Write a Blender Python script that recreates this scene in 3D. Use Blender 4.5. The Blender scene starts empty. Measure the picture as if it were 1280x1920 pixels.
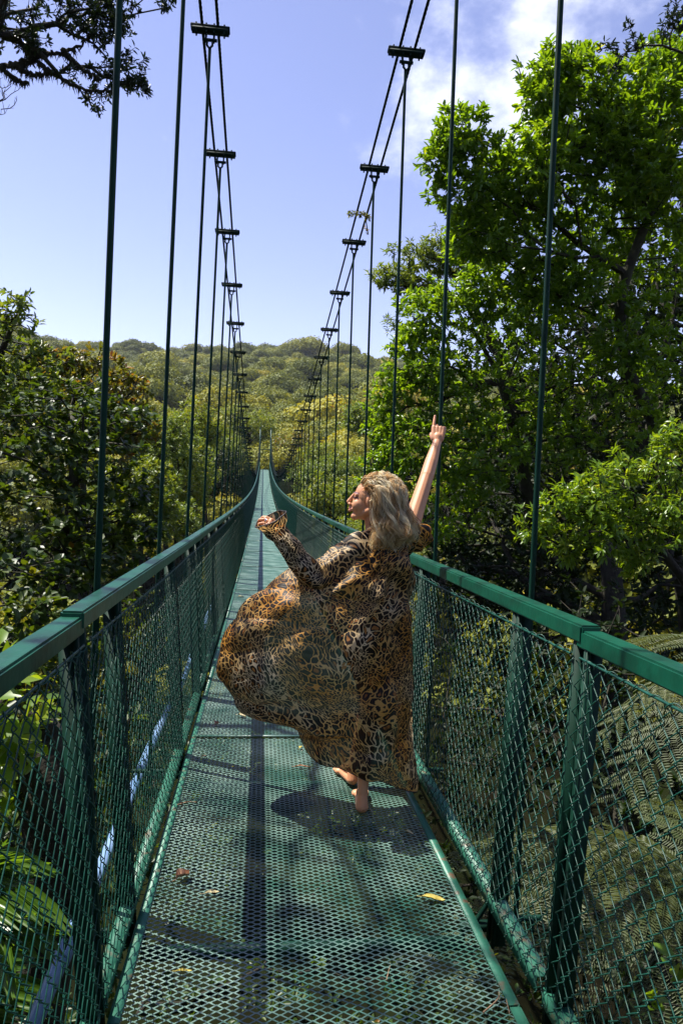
import bpy, bmesh, math, random
import numpy as np
from mathutils import Vector, Matrix
random.seed(7); RNG = np.random.default_rng(7)
C = bpy.context.scene.collection
SC = bpy.context.scene
# ------------------------------------------------------------------ camera
FPX = 1300.0; PIT, YAW, ROLL = -.0694, .1152, .0453
_cp, _sp, _cy, _sy = math.cos(PIT), math.sin(PIT), math.cos(YAW), math.sin(YAW)
CF = np.array([_sy*_cp, _cy*_cp, _sp]); _r0 = np.array([_cy, -_sy, 0.]); _u0 = np.cross(_r0, CF)
CR = _r0*math.cos(ROLL)+_u0*math.sin(ROLL); CU = -_r0*math.sin(ROLL)+_u0*math.cos(ROLL)
CO = np.array([-.227, 0., 1.53])
cam = bpy.data.cameras.new('camera'); camo = bpy.data.objects.new('camera', cam); C.objects.link(camo)
cam.sensor_fit = 'VERTICAL'; cam.sensor_height = 36.0; cam.lens = FPX*36.0/1920.0
cam.clip_start = .05; cam.clip_end = 6000
camo.matrix_world = Matrix(((CR[0], CU[0], -CF[0], CO[0]), (CR[1], CU[1], -CF[1], CO[1]), (CR[2], CU[2], -CF[2], CO[2]), (0, 0, 0, 1)))
SC.camera = camo
def at(px, py, Y):
    d = CF+CR*(px-640)/FPX-CU*(py-960)/FPX
    return CO+d*(Y/d[1])
def view_dir(px, py):
    d = CF+CR*(px-640)/FPX-CU*(py-960)/FPX
    return d/np.linalg.norm(d)
# ------------------------------------------------------------------ world and sun
SUN = np.array([-.47, .26, 1.0]); SUN /= np.linalg.norm(SUN)
SC.view_settings.view_transform = 'Standard'; SC.view_settings.look = 'None'
SC.view_settings.exposure = 1.0; SC.view_settings.gamma = 1
w = bpy.data.worlds.new('World'); SC.world = w; w.use_nodes = True
nt = w.node_tree; nt.nodes.clear()
def N(nt, t, **k):
    n = nt.nodes.new(t)
    for a, b in k.items(): setattr(n, a, b)
    return n
sky = N(nt, 'ShaderNodeTexSky', sky_type='NISHITA', sun_disc=False)
sky.sun_elevation = math.asin(SUN[2]); sky.sun_rotation = math.atan2(SUN[0], SUN[1])
sky.air_density = 1.0; sky.dust_density = .8; sky.ozone_density = 3.5; sky.altitude = 1400
tc = N(nt, 'ShaderNodeTexCoord')
cd = view_dir(965, 40)
vm = N(nt, 'ShaderNodeVectorMath', operation='DISTANCE'); vm.inputs[1].default_value = tuple(cd)
mp = N(nt, 'ShaderNodeMapping'); mp.inputs['Scale'].default_value = (1, 1, 1.5)
nz = N(nt, 'ShaderNodeTexNoise'); nz.inputs['Scale'].default_value = 7; nz.inputs['Detail'].default_value = 9; nz.inputs['Roughness'].default_value = .58
mr = N(nt, 'ShaderNodeMapRange'); mr.inputs[1].default_value = .0; mr.inputs[2].default_value = .31; mr.inputs[3].default_value = .22; mr.inputs[4].default_value = -.17
ad = N(nt, 'ShaderNodeMath', operation='ADD')
cr = N(nt, 'ShaderNodeMapRange', interpolation_type='SMOOTHSTEP'); cr.inputs[1].default_value = .50; cr.inputs[2].default_value = .90; cr.inputs[4].default_value = .93
mix = N(nt, 'ShaderNodeMixRGB'); mix.inputs[2].default_value = (8.6, 8.8, 9.6, 1)
hs = N(nt, 'ShaderNodeMixRGB', blend_type='MULTIPLY'); hs.inputs[0].default_value = 1; hs.inputs[2].default_value = (1.42, 1.08, 1.15, 1)
bg = N(nt, 'ShaderNodeBackground'); bg.inputs[1].default_value = .10
wo = N(nt, 'ShaderNodeOutputWorld'); L = nt.links.new
L(tc.outputs['Generated'], vm.inputs[0]); L(tc.outputs['Generated'], mp.inputs[0]); L(mp.outputs[0], nz.inputs['Vector'])
L(vm.outputs['Value'], mr.inputs[0]); L(mr.outputs[0], ad.inputs[0]); L(nz.outputs['Fac'], ad.inputs[1]); L(ad.outputs[0], cr.inputs[0])
L(sky.outputs[0], hs.inputs[1]); L(hs.outputs[0], mix.inputs[1]); L(cr.outputs[0], mix.inputs[0]); L(mix.outputs[0], bg.inputs[0]); L(bg.outputs[0], wo.inputs[0])
sl = bpy.data.lights.new('sun', 'SUN'); sl.energy = 5.0; sl.angle = math.radians(.55); sl.color = (1, .95, .86)
so = bpy.data.objects.new('sun', sl); C.objects.link(so); so.rotation_euler = Vector(SUN).to_track_quat('Z', 'Y').to_euler()
SC.cycles.max_bounces = 7; SC.cycles.transparent_max_bounces = 12; SC.cycles.diffuse_bounces = 3; SC.cycles.glossy_bounces = 2; SC.cycles.transmission_bounces = 4
SC.cycles.sample_clamp_indirect = 4
# ------------------------------------------------------------------ materials
def newmat(name):
    m = bpy.data.materials.new(name); m.use_nodes = True; t = m.node_tree; t.nodes.clear()
    o = N(t, 'ShaderNodeOutputMaterial'); return m, t, o
def ramp(t, stops, fac):
    r = N(t, 'ShaderNodeValToRGB'); e = r.color_ramp.elements
    while len(e) < len(stops): e.new(.5)
    for q, (p, c) in zip(e, stops): q.position = p; q.color = (*c, 1)
    t.links.new(fac, r.inputs[0]); return r.outputs[0]
def leafmat(name, stops, trans=.42, rough=.38, spec=.5, thue=(1.7, 1.45, .4), patch=None, inst=False):
    m, t, o = newmat(name); l = t.links.new
    a = N(t, 'ShaderNodeAttribute', attribute_name='rnd')
    if inst: a.attribute_type = 'INSTANCER'
    f = a.outputs['Fac']
    if inst:
        b = N(t, 'ShaderNodeAttribute', attribute_name='lrnd'); mm = N(t, 'ShaderNodeMath', operation='MULTIPLY_ADD'); mm.inputs[1].default_value = .3; l(b.outputs['Fac'], mm.inputs[0])
        m2 = N(t, 'ShaderNodeMath', operation='MULTIPLY_ADD'); m2.inputs[1].default_value = .72; l(f, m2.inputs[0]); l(mm.outputs[0], m2.inputs[2]); mm.inputs[2].default_value = 0; f = m2.outputs[0]
    col = ramp(t, stops, f)
    p = N(t, 'ShaderNodeBsdfPrincipled'); p.inputs['Roughness'].default_value = rough; p.inputs['Specular IOR Level'].default_value = spec
    l(col, p.inputs['Base Color'])
    tr = N(t, 'ShaderNodeBsdfTranslucent'); mu = N(t, 'ShaderNodeMixRGB', blend_type='MULTIPLY'); mu.inputs[0].default_value = 1; mu.inputs[2].default_value = (*thue, 1)
    l(col, mu.inputs[1]); l(mu.outputs[0], tr.inputs[0])
    ms = N(t, 'ShaderNodeMixShader'); ms.inputs[0].default_value = trans
    l(p.outputs[0], ms.inputs[1]); l(tr.outputs[0], ms.inputs[2]); l(ms.outputs[0], o.inputs[0]); return m
def plain(name, c1, c2=None, scale=8, rough=.5, bump=0, detail=4, metal=0, spec=.5, lo=.35, hi=.65, coat=0, coord='Object', bscale=None):
    m, t, o = newmat(name); l = t.links.new
    p = N(t, 'ShaderNodeBsdfPrincipled'); p.inputs['Roughness'].default_value = rough; p.inputs['Metallic'].default_value = metal
    p.inputs['Specular IOR Level'].default_value = spec; p.inputs['Coat Weight'].default_value = coat
    l(p.outputs[0], o.inputs[0])
    if c2 is None: p.inputs['Base Color'].default_value = (*c1, 1); return m
    g = N(t, 'ShaderNodeTexCoord'); n = N(t, 'ShaderNodeTexNoise'); n.inputs['Scale'].default_value = scale; n.inputs['Detail'].default_value = detail
    l(g.outputs[coord], n.inputs['Vector']); l(ramp(t, [(lo, c1), (hi, c2)], n.outputs['Fac']), p.inputs['Base Color'])
    if bump:
        n2 = N(t, 'ShaderNodeTexNoise'); n2.inputs['Scale'].default_value = bscale or scale*3; n2.inputs['Detail'].default_value = 6; l(g.outputs[coord], n2.inputs['Vector'])
        b = N(t, 'ShaderNodeBump'); b.inputs['Strength'].default_value = bump; b.inputs['Distance'].default_value = .02; l(n2.outputs['Fac'], b.inputs['Height']); l(b.outputs[0], p.inputs['Normal'])
    return m
M = {}
M['green'] = plain('green_paint', (.002, .036, .021), (.003, .075, .042), scale=9, rough=.36, spec=.5, lo=.32, hi=.56, detail=9, bump=.12, bscale=30)
M['greenrust'] = plain('worn_green_paint', (.03, .155, .10), (.16, .085, .05), scale=19, rough=.45, lo=.56, hi=.72, detail=8, bump=.1, bscale=50)
M['deck'] = plain('worn_deck_paint', (.010, .080, .052), (.145, .24, .20), scale=3.2, rough=.32, spec=1.0, coat=.35, lo=.38, hi=.66, detail=10)
M['wire'] = plain('green_wire', (.002, .036, .024), (.008, .075, .052), scale=30, rough=.4, spec=.4)
M['cable'] = plain('dark_cable', (.002, .012, .010), (.004, .018, .014), scale=60, rough=.7, spec=.15)
M['hang'] = plain('hanger_paint', (.0, .022, .013), (.002, .034, .02), scale=10, rough=.6, spec=.2)
M['pipe'] = plain('blue_plastic', (.12, .23, .42), (.22, .34, .56), scale=6, rough=.35, bump=.03)
M['bark'] = plain('mossy_bark', (.018, .012, .007), (.035, .038, .012), scale=9, rough=.9, bump=.8, detail=8)
M['barkd'] = plain('dark_bark', (.016, .012, .008), (.03, .028, .014), scale=14, rough=.95, bump=.6, detail=8)
M['ground'] = plain('forest_floor', (.008, .007, .004), (.012, .016, .006), scale=.6, rough=1, spec=0, bump=.5, detail=10)  # near-black colour stands in for shade on the floor below the deck
M['leafR'] = leafmat('glossy_leaves', [(0, (0.0541, 0.123, 0.0118)), (.5, (0.11, 0.217, 0.0165)), (.85, (0.184, 0.307, 0.0212)), (1, (0.32, 0.351, 0.0353))], trans=.56, thue=(1.95, 1.6, .35), rough=.3)
M['leafS'] = leafmat('shrub_leaves', [(0, (0.0756, 0.155, 0.013)), (.6, (0.151, 0.265, 0.0238)), (1, (0.284, 0.342, 0.0432))], trans=.5, thue=(2.0, 1.6, .4), rough=.3)
M['leafD'] = leafmat('understory_leaves', [(0, (0.00672, 0.0156, 0.00294)), (.6, (0.0124, 0.0286, 0.0042)), (1, (0.0282, 0.0466, 0.00672))], trans=.35, rough=.55, spec=.3)  # palette darkened to stand in for shade right of the bridge
M['leafL'] = leafmat('broad_leaves', [(0, (0.0242, 0.0496, 0.01)), (.5, (0.0403, 0.0826, 0.0116)), (.8, (0.0874, 0.132, 0.015)), (.93, (0.134, 0.143, 0.0167)), (1, (0.269, 0.121, 0.0167))], trans=.42, rough=.42, thue=(2.0, 1.6, .35))
M['leafO'] = leafmat('rusty_leaves', [(0, (0.065, 0.091, 0.0182)), (.45, (0.117, 0.143, 0.026)), (.75, (0.182, 0.13, 0.026)), (1, (0.286, 0.104, 0.026))], trans=.42, rough=.4)
M['leafM'] = leafmat('pale_leaves', [(0, (0.0776, 0.129, 0.0238)), (.5, (0.132, 0.201, 0.0378)), (.85, (0.202, 0.256, 0.0486)), (1, (0.31, 0.256, 0.0432))], trans=.4, rough=.42)
M['leafY'] = leafmat('yellowish_leaves', [(0, (0.0897, 0.146, 0.0211)), (.5, (0.164, 0.227, 0.0293)), (.8, (0.239, 0.26, 0.0351)), (1, (0.299, 0.211, 0.0351))], trans=.42, rough=.45)
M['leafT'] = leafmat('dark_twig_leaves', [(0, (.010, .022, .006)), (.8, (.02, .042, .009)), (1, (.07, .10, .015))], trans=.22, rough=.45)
M['fern'] = leafmat('fern_fronds', [(0, (0.0399, 0.0671, 0.0193)), (.6, (0.0797, 0.103, 0.0377)), (1, (0.124, 0.154, 0.0537))], trans=.3, rough=.5)
M['palm'] = leafmat('palm_leaflets', [(0, (.05, .12, .012)), (1, (.12, .22, .025))], trans=.45, rough=.3)
M['forest'] = leafmat('forest_canopy', [(0, (0.0698, 0.0907, 0.0164)), (.25, (0.114, 0.143, 0.0211)), (.5, (0.175, 0.202, 0.0257)), (.75, (0.27, 0.276, 0.0293)), (.93, (0.381, 0.353, 0.0351)), (1, (0.414, 0.266, 0.0351))], trans=.25, rough=.6, spec=.3, inst=True)
# ------------------------------------------------------------------ mesh helpers
def mesh_np(name, V, F, smooth=False, attrs=None, mats=(), midx=None):
    """V (n,3); F list of int arrays (m,k)"""
    me = bpy.data.meshes.new(name); V = np.asarray(V, np.float32)
    if not isinstance(F, (list, tuple)): F = [F]
    F = [np.asarray(f, np.int32) for f in F if len(f)]
    me.vertices.add(len(V)); me.vertices.foreach_set('co', V.ravel())
    loops = np.concatenate([f.ravel() for f in F]); cnt = np.concatenate([np.full(len(f), f.shape[1], np.int32) for f in F])
    st = np.concatenate([[0], np.cumsum(cnt)[:-1]]).astype(np.int32)
    me.loops.add(len(loops)); me.loops.foreach_set('vertex_index', loops)
    me.polygons.add(len(cnt)); me.polygons.foreach_set('loop_start', st)
    try: me.polygons.foreach_set('loop_total', cnt)
    except Exception: pass
    if smooth: me.polygons.foreach_set('use_smooth', np.ones(len(cnt), bool))
    if midx is not None: me.polygons.foreach_set('material_index', np.asarray(midx, np.int32))
    for m in mats: me.materials.append(m)
    me.update(calc_edges=True)
    for k, a in (attrs or {}).items():
        at_ = me.attributes.new(k, 'FLOAT', 'POINT'); at_.data.foreach_set('value', np.asarray(a, np.float32))
    return me
def obj(name, me, parent=None, loc=None):
    o = bpy.data.objects.new(name, me); C.objects.link(o)
    if parent is not None: o.parent = parent
    if loc is not None: o.location = loc
    return o
def tag(o, label=None, cat=None, group=None, kind=None):
    for k, v in (('label', label), ('category', cat), ('group', group), ('kind', kind)):
        if v: o[k] = v
    return o
def empty(name, loc=(0, 0, 0), rz=0):
    o = bpy.data.objects.new(name, None); C.objects.link(o); o.location = loc; o.rotation_euler = (0, 0, rz); o.empty_display_size = .2; return o
class MB:
    def __init__(s): s.V = []; s.F = {}; s.n = 0
    def add(s, V, F):
        V = np.asarray(V, float); s.V.append(V)
        if isinstance(F, np.ndarray): F = [F]
        for f in F:
            f = np.asarray(f)
            if len(f): s.F.setdefault(f.shape[1], []).append(f+s.n)
        s.n += len(V)
    def box(s, a, b):
        x0, y0, z0 = a; x1, y1, z1 = b
        V = [(x0, y0, z0), (x1, y0, z0), (x1, y1, z0), (x0, y1, z0), (x0, y0, z1), (x1, y0, z1), (x1, y1, z1), (x0, y1, z1)]
        s.add(V, np.array([(0, 3, 2, 1), (4, 5, 6, 7), (0, 1, 5, 4), (1, 2, 6, 5), (2, 3, 7, 6), (3, 0, 4, 7)])); return s
    def tube(s, P, r, n=6, cap=True):
        V, F = tube(P, r, n); s.add(V, F)
        if cap: s.add(V[:n][::-1], np.array([list(range(n))])); s.add(V[-n:], np.array([list(range(n))]))
        return s
    def me(s, name, mats, smooth=False, attrs=None):
        return mesh_np(name, np.concatenate(s.V), [np.concatenate(f) for f in s.F.values()], smooth, attrs, mats)
def tube(P, r, n=6):
    P = np.asarray(P, float); m = len(P); r = np.broadcast_to(np.asarray(r, float), (m,))
    T = np.gradient(P, axis=0); T /= np.linalg.norm(T, axis=1)[:, None]+1e-12
    u = np.cross(T[0], (0, 0, 1.)); 
    if np.linalg.norm(u) < .1: u = np.cross(T[0], (1., 0, 0))
    Us = []
    for i in range(m):
        u = u-T[i]*(u@T[i]); u /= np.linalg.norm(u)+1e-12; Us.append(u)
    Us = np.array(Us); W = np.cross(T, Us); a = np.arange(n)*2*np.pi/n
    V = P[:, None]+r[:, None, None]*(Us[:, None]*np.cos(a)[None, :, None]+W[:, None]*np.sin(a)[None, :, None])
    i, j = np.meshgrid(np.arange(m-1), np.arange(n), indexing='ij'); j2 = (j+1) % n
    F = np.stack([i*n+j, i*n+j2, (i+1)*n+j2, (i+1)*n+j], -1).reshape(-1, 4)
    return V.reshape(-1, 3), F
def spline(P, n):
    P = np.asarray(P, float); k = len(P); Q = np.vstack([2*P[0]-P[1], P, 2*P[-1]-P[-2]]); o = []
    for t in np.linspace(0, k-1, n):
        i = min(int(t), k-2); f = t-i; a, b, c, d = Q[i], Q[i+1], Q[i+2], Q[i+3]
        o.append(.5*(2*b+(c-a)*f+(2*a-5*b+4*c-d)*f*f+(3*b-a-3*c+d)*f**3))
    return np.array(o)
# leaf templates: x along the leaf, y width, z up. unit length, unit width
LEAF8 = (np.array([(0, 0, 0), (.25, .40, .05), (.6, .48, .03), (1, 0, -.10), (.6, -.48, .03), (.25, -.40, .05), (.3, 0, -.02), (.65, 0, -.03)]),
         [np.array([(0, 6, 1, 1), ])[:, :3], np.array([(0, 5, 6)]), np.array([(6, 7, 2, 1), (5, 4, 7, 6)]), np.array([(7, 3, 2), (4, 3, 7)])])
LEAF6 = (np.array([(0, 0, 0), (.35, .5, .08), (.75, .36, .03), (1, 0, -.12), (.75, -.36, .03), (.35, -.5, .08)]), [np.array([(0, 3, 2, 1), (0, 5, 4, 3)])])
LEAF4 = (np.array([(0, 0, 0), (.45, .5, .08), (1, 0, -.08), (.45, -.5, .08)]), [np.array([(0, 2, 1), (0, 3, 2)])])
def norm(a): return a/(np.linalg.norm(a, axis=-1, keepdims=True)+1e-12)
def leaves(P, X, Z, ln, wd, tmpl=LEAF6, rnd=None):
    """P base points, X direction, Z up-ish, ln length, wd width arrays"""
    X = norm(X); Y = norm(np.cross(Z, X)); Z = np.cross(X, Y); T, F = tmpl; n = len(P); k = len(T)
    S = np.stack([np.asarray(ln)*np.ones(n), np.asarray(wd)*np.ones(n), np.asarray(ln)*np.ones(n)], -1)
    t = T[None]*S[:, None]; V = P[:, None]+t[..., 0:1]*X[:, None]+t[..., 1:2]*Y[:, None]+t[..., 2:3]*Z[:, None]
    Fs = [(f[None]+(np.arange(n)*k)[:, None, None]).reshape(-1, f.shape[1]) for f in F]
    R = np.repeat(rnd if rnd is not None else RNG.random(n), k)
    return V.reshape(-1, 3), Fs, R
def clusters(Cp, D, per, ln, asp, tmpl=LEAF6, spread=.9, droop=.25, stem=.0, jit=.25, rbase=None, flat=.5):
    """whorls of leaves at points Cp with growth directions D"""
    n = len(Cp); P = np.repeat(Cp, per, 0); Dd = np.repeat(norm(D), per, 0); m = n*per
    R3 = norm(RNG.normal(size=(m, 3))); side = norm(R3-Dd*np.sum(R3*Dd, 1)[:, None])
    k = RNG.uniform(.35, 1, m)[:, None]*spread
    X = norm(Dd*(1-.55*k)+side*k*1.25+np.array([0, 0, -droop])*RNG.random((m, 1))*1.4)
    Z = norm(np.array([0, 0, 1.])*flat+Dd*.6+RNG.normal(size=(m, 3))*.28)
    L_ = ln*RNG.uniform(.65, 1.2, m); P = P+Dd*(RNG.random((m, 1))-.6)*ln*.9+side*ln*stem+RNG.normal(size=(m, 3))*ln*jit*.4
    rb = np.repeat(RNG.random(n) if rbase is None else rbase, per)
    return leaves(P, X, Z, L_, L_*asp, tmpl, np.clip(rb*.65+RNG.random(m)*.35, 0, 1))
def blobpts(c, r, n, shell=.55, lump=.25):
    r = np.asarray(r, float)*np.ones(3); d = norm(RNG.normal(size=(n, 3)))
    ph = RNG.random(3)*6; lm = 1+lump*(np.sin(d[:, 0]*4+ph[0])*np.sin(d[:, 1]*5+ph[1])+.6*np.sin(d[:, 2]*7+ph[2]))
    rad = np.where(RNG.random(n) < shell, RNG.uniform(.78, 1.05, n), RNG.random(n)**.45*.95)
    return np.asarray(c)+d*(rad*lm)[:, None]*r, d
def branches(root, pts, r0, rmin=.004, step=.35, wob=.05):
    """greedy skeleton joining every point to the trunk path root (k,3)"""
    nodes = [np.array(p) for p in root]; par = [-1]+list(range(len(root)-1)); cost = [0.]
    for i in range(1, len(root)): cost.append(cost[-1]+np.linalg.norm(nodes[i]-nodes[i-1]))
    cost = [c*.3 for c in cost]
    order = np.argsort(np.linalg.norm(pts-np.asarray(root[-1]), axis=1)); tips = []
    cap = 20000; A = np.zeros((cap, 3)); Kc = np.zeros(cap); n = len(nodes); A[:n] = nodes; Kc[:n] = cost; par = par+[0]*(cap-n)
    for q in order:
        p = pts[q]; d = np.linalg.norm(A[:n]-p, axis=1); up = np.maximum(0, A[:n, 2]-p[2])*.5; j = int(np.argmin(d*1.0+Kc[:n]*.35+up)); L0 = d[j]
        k = max(1, int(L0/step)); a = A[j].copy(); prev = j
        for s in range(1, k+1):
            if n >= cap-1: break
            f = s/k; x = a*(1-f)+p*f; x[2] -= math.sin(f*math.pi)*L0*.10
            if s < k: x = x+RNG.normal(size=3)*wob*L0*.5
            A[n] = x; par[n] = prev; Kc[n] = Kc[prev]+L0/k; prev = n; n += 1
        tips.append(prev)
    wgt = np.zeros(n)
    for t in tips: wgt[t] += 1
    for i in range(n-1, 0, -1): wgt[par[i]] += wgt[i] if par[i] >= 0 else 0
    wgt = np.maximum(wgt, 1); R = np.maximum(rmin, r0*(wgt/wgt.max())**.48)
    kids = {}
    for i in range(1, n): kids.setdefault(par[i], []).append(i)
    mb = MB(); stack = [0]; done = set()
    starts = [(0, c) for c in kids.get(0, [])]
    while starts:
        a, b = starts.pop(); chain = [a, b]
        while b in kids:
            ks = sorted(kids[b], key=lambda c: -wgt[c])
            for c in ks[1:]: starts.append((b, c))
            b = ks[0]; chain.append(b)
        r = R[chain].copy(); r[0] = min(r[0], r[1]*1.15) if a != 0 else r[0]
        mb.tube(A[chain], r, 6 if r.max() > .02 else 4, cap=False)
    dirs = np.array([norm(A[t]-A[par[t]]) for t in tips]); return mb, A[tips], dirs
def tree(name, label, root, r0, blobs, mat, ln, asp, per=8, tmpl=LEAF6, cat='tree', group=None, skel=.35, bark='bark', droop=.25, shell=.55, step=.35, spread=.9, flat=.5, crown='crown', zc=None, rmin=.005):
    """blobs: (center, radius, n clusters); a share `skel` of the clusters sits on branches"""
    o = empty(name, root[0]); tag(o, label, cat, group)
    P = []; D = []; S = []; RB = []
    for (c, r, n) in blobs:
        p, d = blobpts(c, r, n, shell); P.append(p); D.append(norm(d*.8+np.array([0, 0, .55])+RNG.normal(size=d.shape)*.35)); S.append(RNG.random(n) < skel)
        RB.append(np.clip(RNG.normal(RNG.uniform(.35, .6), .2, n), 0, 1))
    P = np.concatenate(P); D = np.concatenate(D); S = np.concatenate(S); RB = np.concatenate(RB)
    mb, tp, td = branches(spline(root, max(4, len(root)*3)), P[S], r0, step=step, rmin=rmin)
    base = np.array(root[0])
    me = mb.me('trunk', [M[bark]], smooth=True); t = obj('trunk', me, o); 
    me.transform(Matrix.Translation(-Vector(base)))
    V, F, R = clusters(P, D, per, ln, asp, tmpl, spread, droop, rbase=RB, flat=flat)
    me = mesh_np('crown', V-base, F, False, {'rnd': R}, [M[mat]]); obj(crown, me, o)
    return o
def bl(lst):  # (px,py,Y,radius m,n) -> world blobs
    return [(at(a, b, Y), r, n) for a, b, Y, r, n in lst]
# ------------------------------------------------------------------ terrain
MB_ = 50.9
def dzf(y): return -1.292*(1-((y-MB_)/MB_)**2)
def czf(y): return .497+.00199*(y-MB_)**2
def vnoise(x, y, s, seed=0):
    r = np.random.default_rng(seed); o = 0
    for k in range(5):
        a = r.uniform(0, 6.28, 4); f = s*(1.9**k); th = r.uniform(0, 3.1)
        u = x*math.cos(th)+y*math.sin(th); v = -x*math.sin(th)+y*math.cos(th)
        o = o+(np.sin(u*f+a[0]+1.3*np.sin(v*f*.7+a[1]))*np.sin(v*f+a[2]))/(1.7**k)
    return o
RIDGE_AZ = [(-900, 560), (-500, 600), (-200, 598), (0, 604), (60, 626), (110, 648), (200, 646), (260, 640), (310, 650), (400, 650), (540, 655), (640, 664), (710, 676), (900, 700), (1280, 740), (2200, 800)]
_az = []; _el = []
for px, py in RIDGE_AZ:
    d = view_dir(px, py); _az.append(math.atan2(d[0], d[1])); _el.append(d[2]/math.hypot(d[0], d[1]))
RD = 620.
def terrain(x, y):
    x = np.asarray(x, float); y = np.asarray(y, float); r = np.hypot(x, y); az = np.arctan2(x, y)
    zr = np.interp(az, _az, _el)*RD+1.5-7          # ridge ground, canopy stands on it
    t = np.clip((y-21)/25, 0, 1); near = -6.5-27*(t*t*(3-2*t))
    t = np.clip((y-62)/40, 0, 1); near = near+31.5*(t*t*(3-2*t))
    near = near-2*np.clip((y-62)/40, 0, 1)*0+np.clip(-y, 0, 30)*.15
    side = np.where(x > 0, np.clip((x-9)*.20, 0, 10), np.clip((-x-16)*.12, 0, 9))*np.exp(-np.clip(y-8, 0, 99)/30)
    low = near+side
    s = np.clip((r-104)/(RD-104), 0, 1.0); up = (zr+2)*(s**1.12)-2
    hill = np.where(r > RD, zr-(r-RD)*.25, up)
    k = np.clip((r-96)/16, 0, 1)*np.clip((y+40)/80, 0, 1)
    z = low*(1-k)+hill*k
    z = z+vnoise(x, y, .022, 3)*3.2*np.clip((r-110)/150, 0, 1)+vnoise(x, y, .12, 5)*.5*np.clip((r-3)/8, 0, 1)
    gul = 13*np.exp(-((x+118-(y-300)*.12)/38)**2)*np.clip((y-170)/80, 0, 1)*np.clip((620-y)/200, 0, 1)
    return z-gul
xs = np.concatenate([np.linspace(-1500, -260, 32), np.linspace(-250, 250, 170), np.linspace(260, 1500, 32)])
ys = np.concatenate([np.linspace(-400, -30, 16), np.linspace(-25, 130, 120), np.linspace(134, 760, 150), np.linspace(780, 1600, 18)])
gx, gy = np.meshgrid(xs, ys); gz = terrain(gx, gy); nx, ny = len(xs), len(ys)
ii, jj = np.meshgrid(np.arange(ny-1), np.arange(nx-1), indexing='ij'); b = ii*nx+jj
tag(obj('ground', mesh_np('ground', np.stack([gx, gy, gz], -1).reshape(-1, 3), np.stack([b, b+1, b+nx+1, b+nx], -1).reshape(-1, 4), True, None, [M['ground']])), kind='structure')
# ------------------------------------------------------------------ suspension bridge
BR = empty('suspension_bridge', (0, 0, 0))
tag(BR, 'green steel suspension footbridge with wire mesh sides stretching over the forest valley', 'suspension bridge')
FL = 3.2; Y0 = 1.92; K0, K1 = -2, 31
def frame_mat(k):
    y0 = Y0+FL*k; y1 = y0+FL; a = math.atan2(dzf(y1)-dzf(y0), FL)
    return Vector((0, y0, dzf(y0))), a
def place(o, k, dx=0):
    loc, a = frame_mat(k); o.location = loc+Vector((dx, 0, 0)); o.rotation_euler = (a, 0, 0)
def deck_mesh(a=.0125, lw=.046, hw=.585, L_=FL, y0=.0):
    nxn = int(2*hw/(lw/2)); rows = int(L_/a); X = np.linspace(-hw, hw, nxn+1); V = []; F = []; n = 0
    for j in range(rows):
        i = np.arange(nxn+1); y = y0+j*a+a/2+np.where((i+j) % 2 == 0, 1, -1)*a*.5
        zz = np.where((i+j) % 2 == 0, .0014, -.0014)
        up = np.stack([X, y+.0012, zz+.0021], -1); dn = np.stack([X, y-.0012, zz-.0008], -1)
        lo = np.stack([X, y+.0021, zz-.0004], -1)
        V += [up, dn, lo]; m = nxn+1; q = np.arange(nxn)
        F.append(np.stack([n+q, n+q+1, n+m+q+1, n+m+q], -1)); F.append(np.stack([n+q+1, n+q, n+2*m+q, n+2*m+q+1], -1)); n += 3*m
    return mesh_np('deck_mesh', np.concatenate(V), np.concatenate(F), False, None, [M['deck']])
dm = deck_mesh()
def lean(me, s, dy=None):
    k = .078 if s < 0 else .037; n_ = len(me.vertices); v = np.empty(n_*3, np.float32); me.vertices.foreach_get('co', v); v = v.reshape(-1, 3)
    v[:, 0] -= s*k*np.clip(1.135-v[:, 2], 0, 9); v[:, 1] += 0 if s < 0 else -.07; me.vertices.foreach_set('co', v.ravel()); me.update(); return me
# local frame part meshes: origin at frame start, y along
def L_bar(x, s, L_=FL):  # angle strip along the deck edge
    mb = MB(); mb.box((min(x, x+s*.032), 0.003, .002), (max(x, x+s*.032), L_-.003, .008)); mb.box((min(x+s*.029, x+s*.035), .003, -.045), (max(x+s*.029, x+s*.035), L_-.003, .006)); return mb
edge = {s: L_bar(s*.575, s).me('deck_edge', [M['greenrust']]) for s in (-1, 1)}
def rail_me(s):
    mb = MB(); x = s*.735
    bm = bmesh.new(); bmesh.ops.create_cube(bm, size=1); bmesh.ops.scale(bm, vec=(.064, FL+.035, .054), verts=bm.verts); bmesh.ops.bevel(bm, geom=bm.edges[:], offset=.006, segments=2, affect='EDGES')
    bmesh.ops.translate(bm, vec=(x, FL/2-.0005, 1.187-.027), verts=bm.verts); me = bpy.data.meshes.new('handrail'); bm.to_mesh(me); bm.free(); me.materials.append(M['green']); return me
railm = {s: lean(rail_me(s), s) for s in (-1, 1)}
def low_me(s):
    mb = MB(); x = s*(.672 if s > 0 else .626); h = .074 if s > 0 else .050
    mb.box((min(x, x+s*.046), .03, h-.006), (max(x, x+s*.046), FL-.02, h)); mb.box((min(x-s*.004, x), .03, .022), (max(x-s*.004, x), FL-.02, h+.004))
    return mb.me('lower_rail', [M['greenrust']])
lowm = {s: low_me(s) for s in (-1, 1)}
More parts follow.
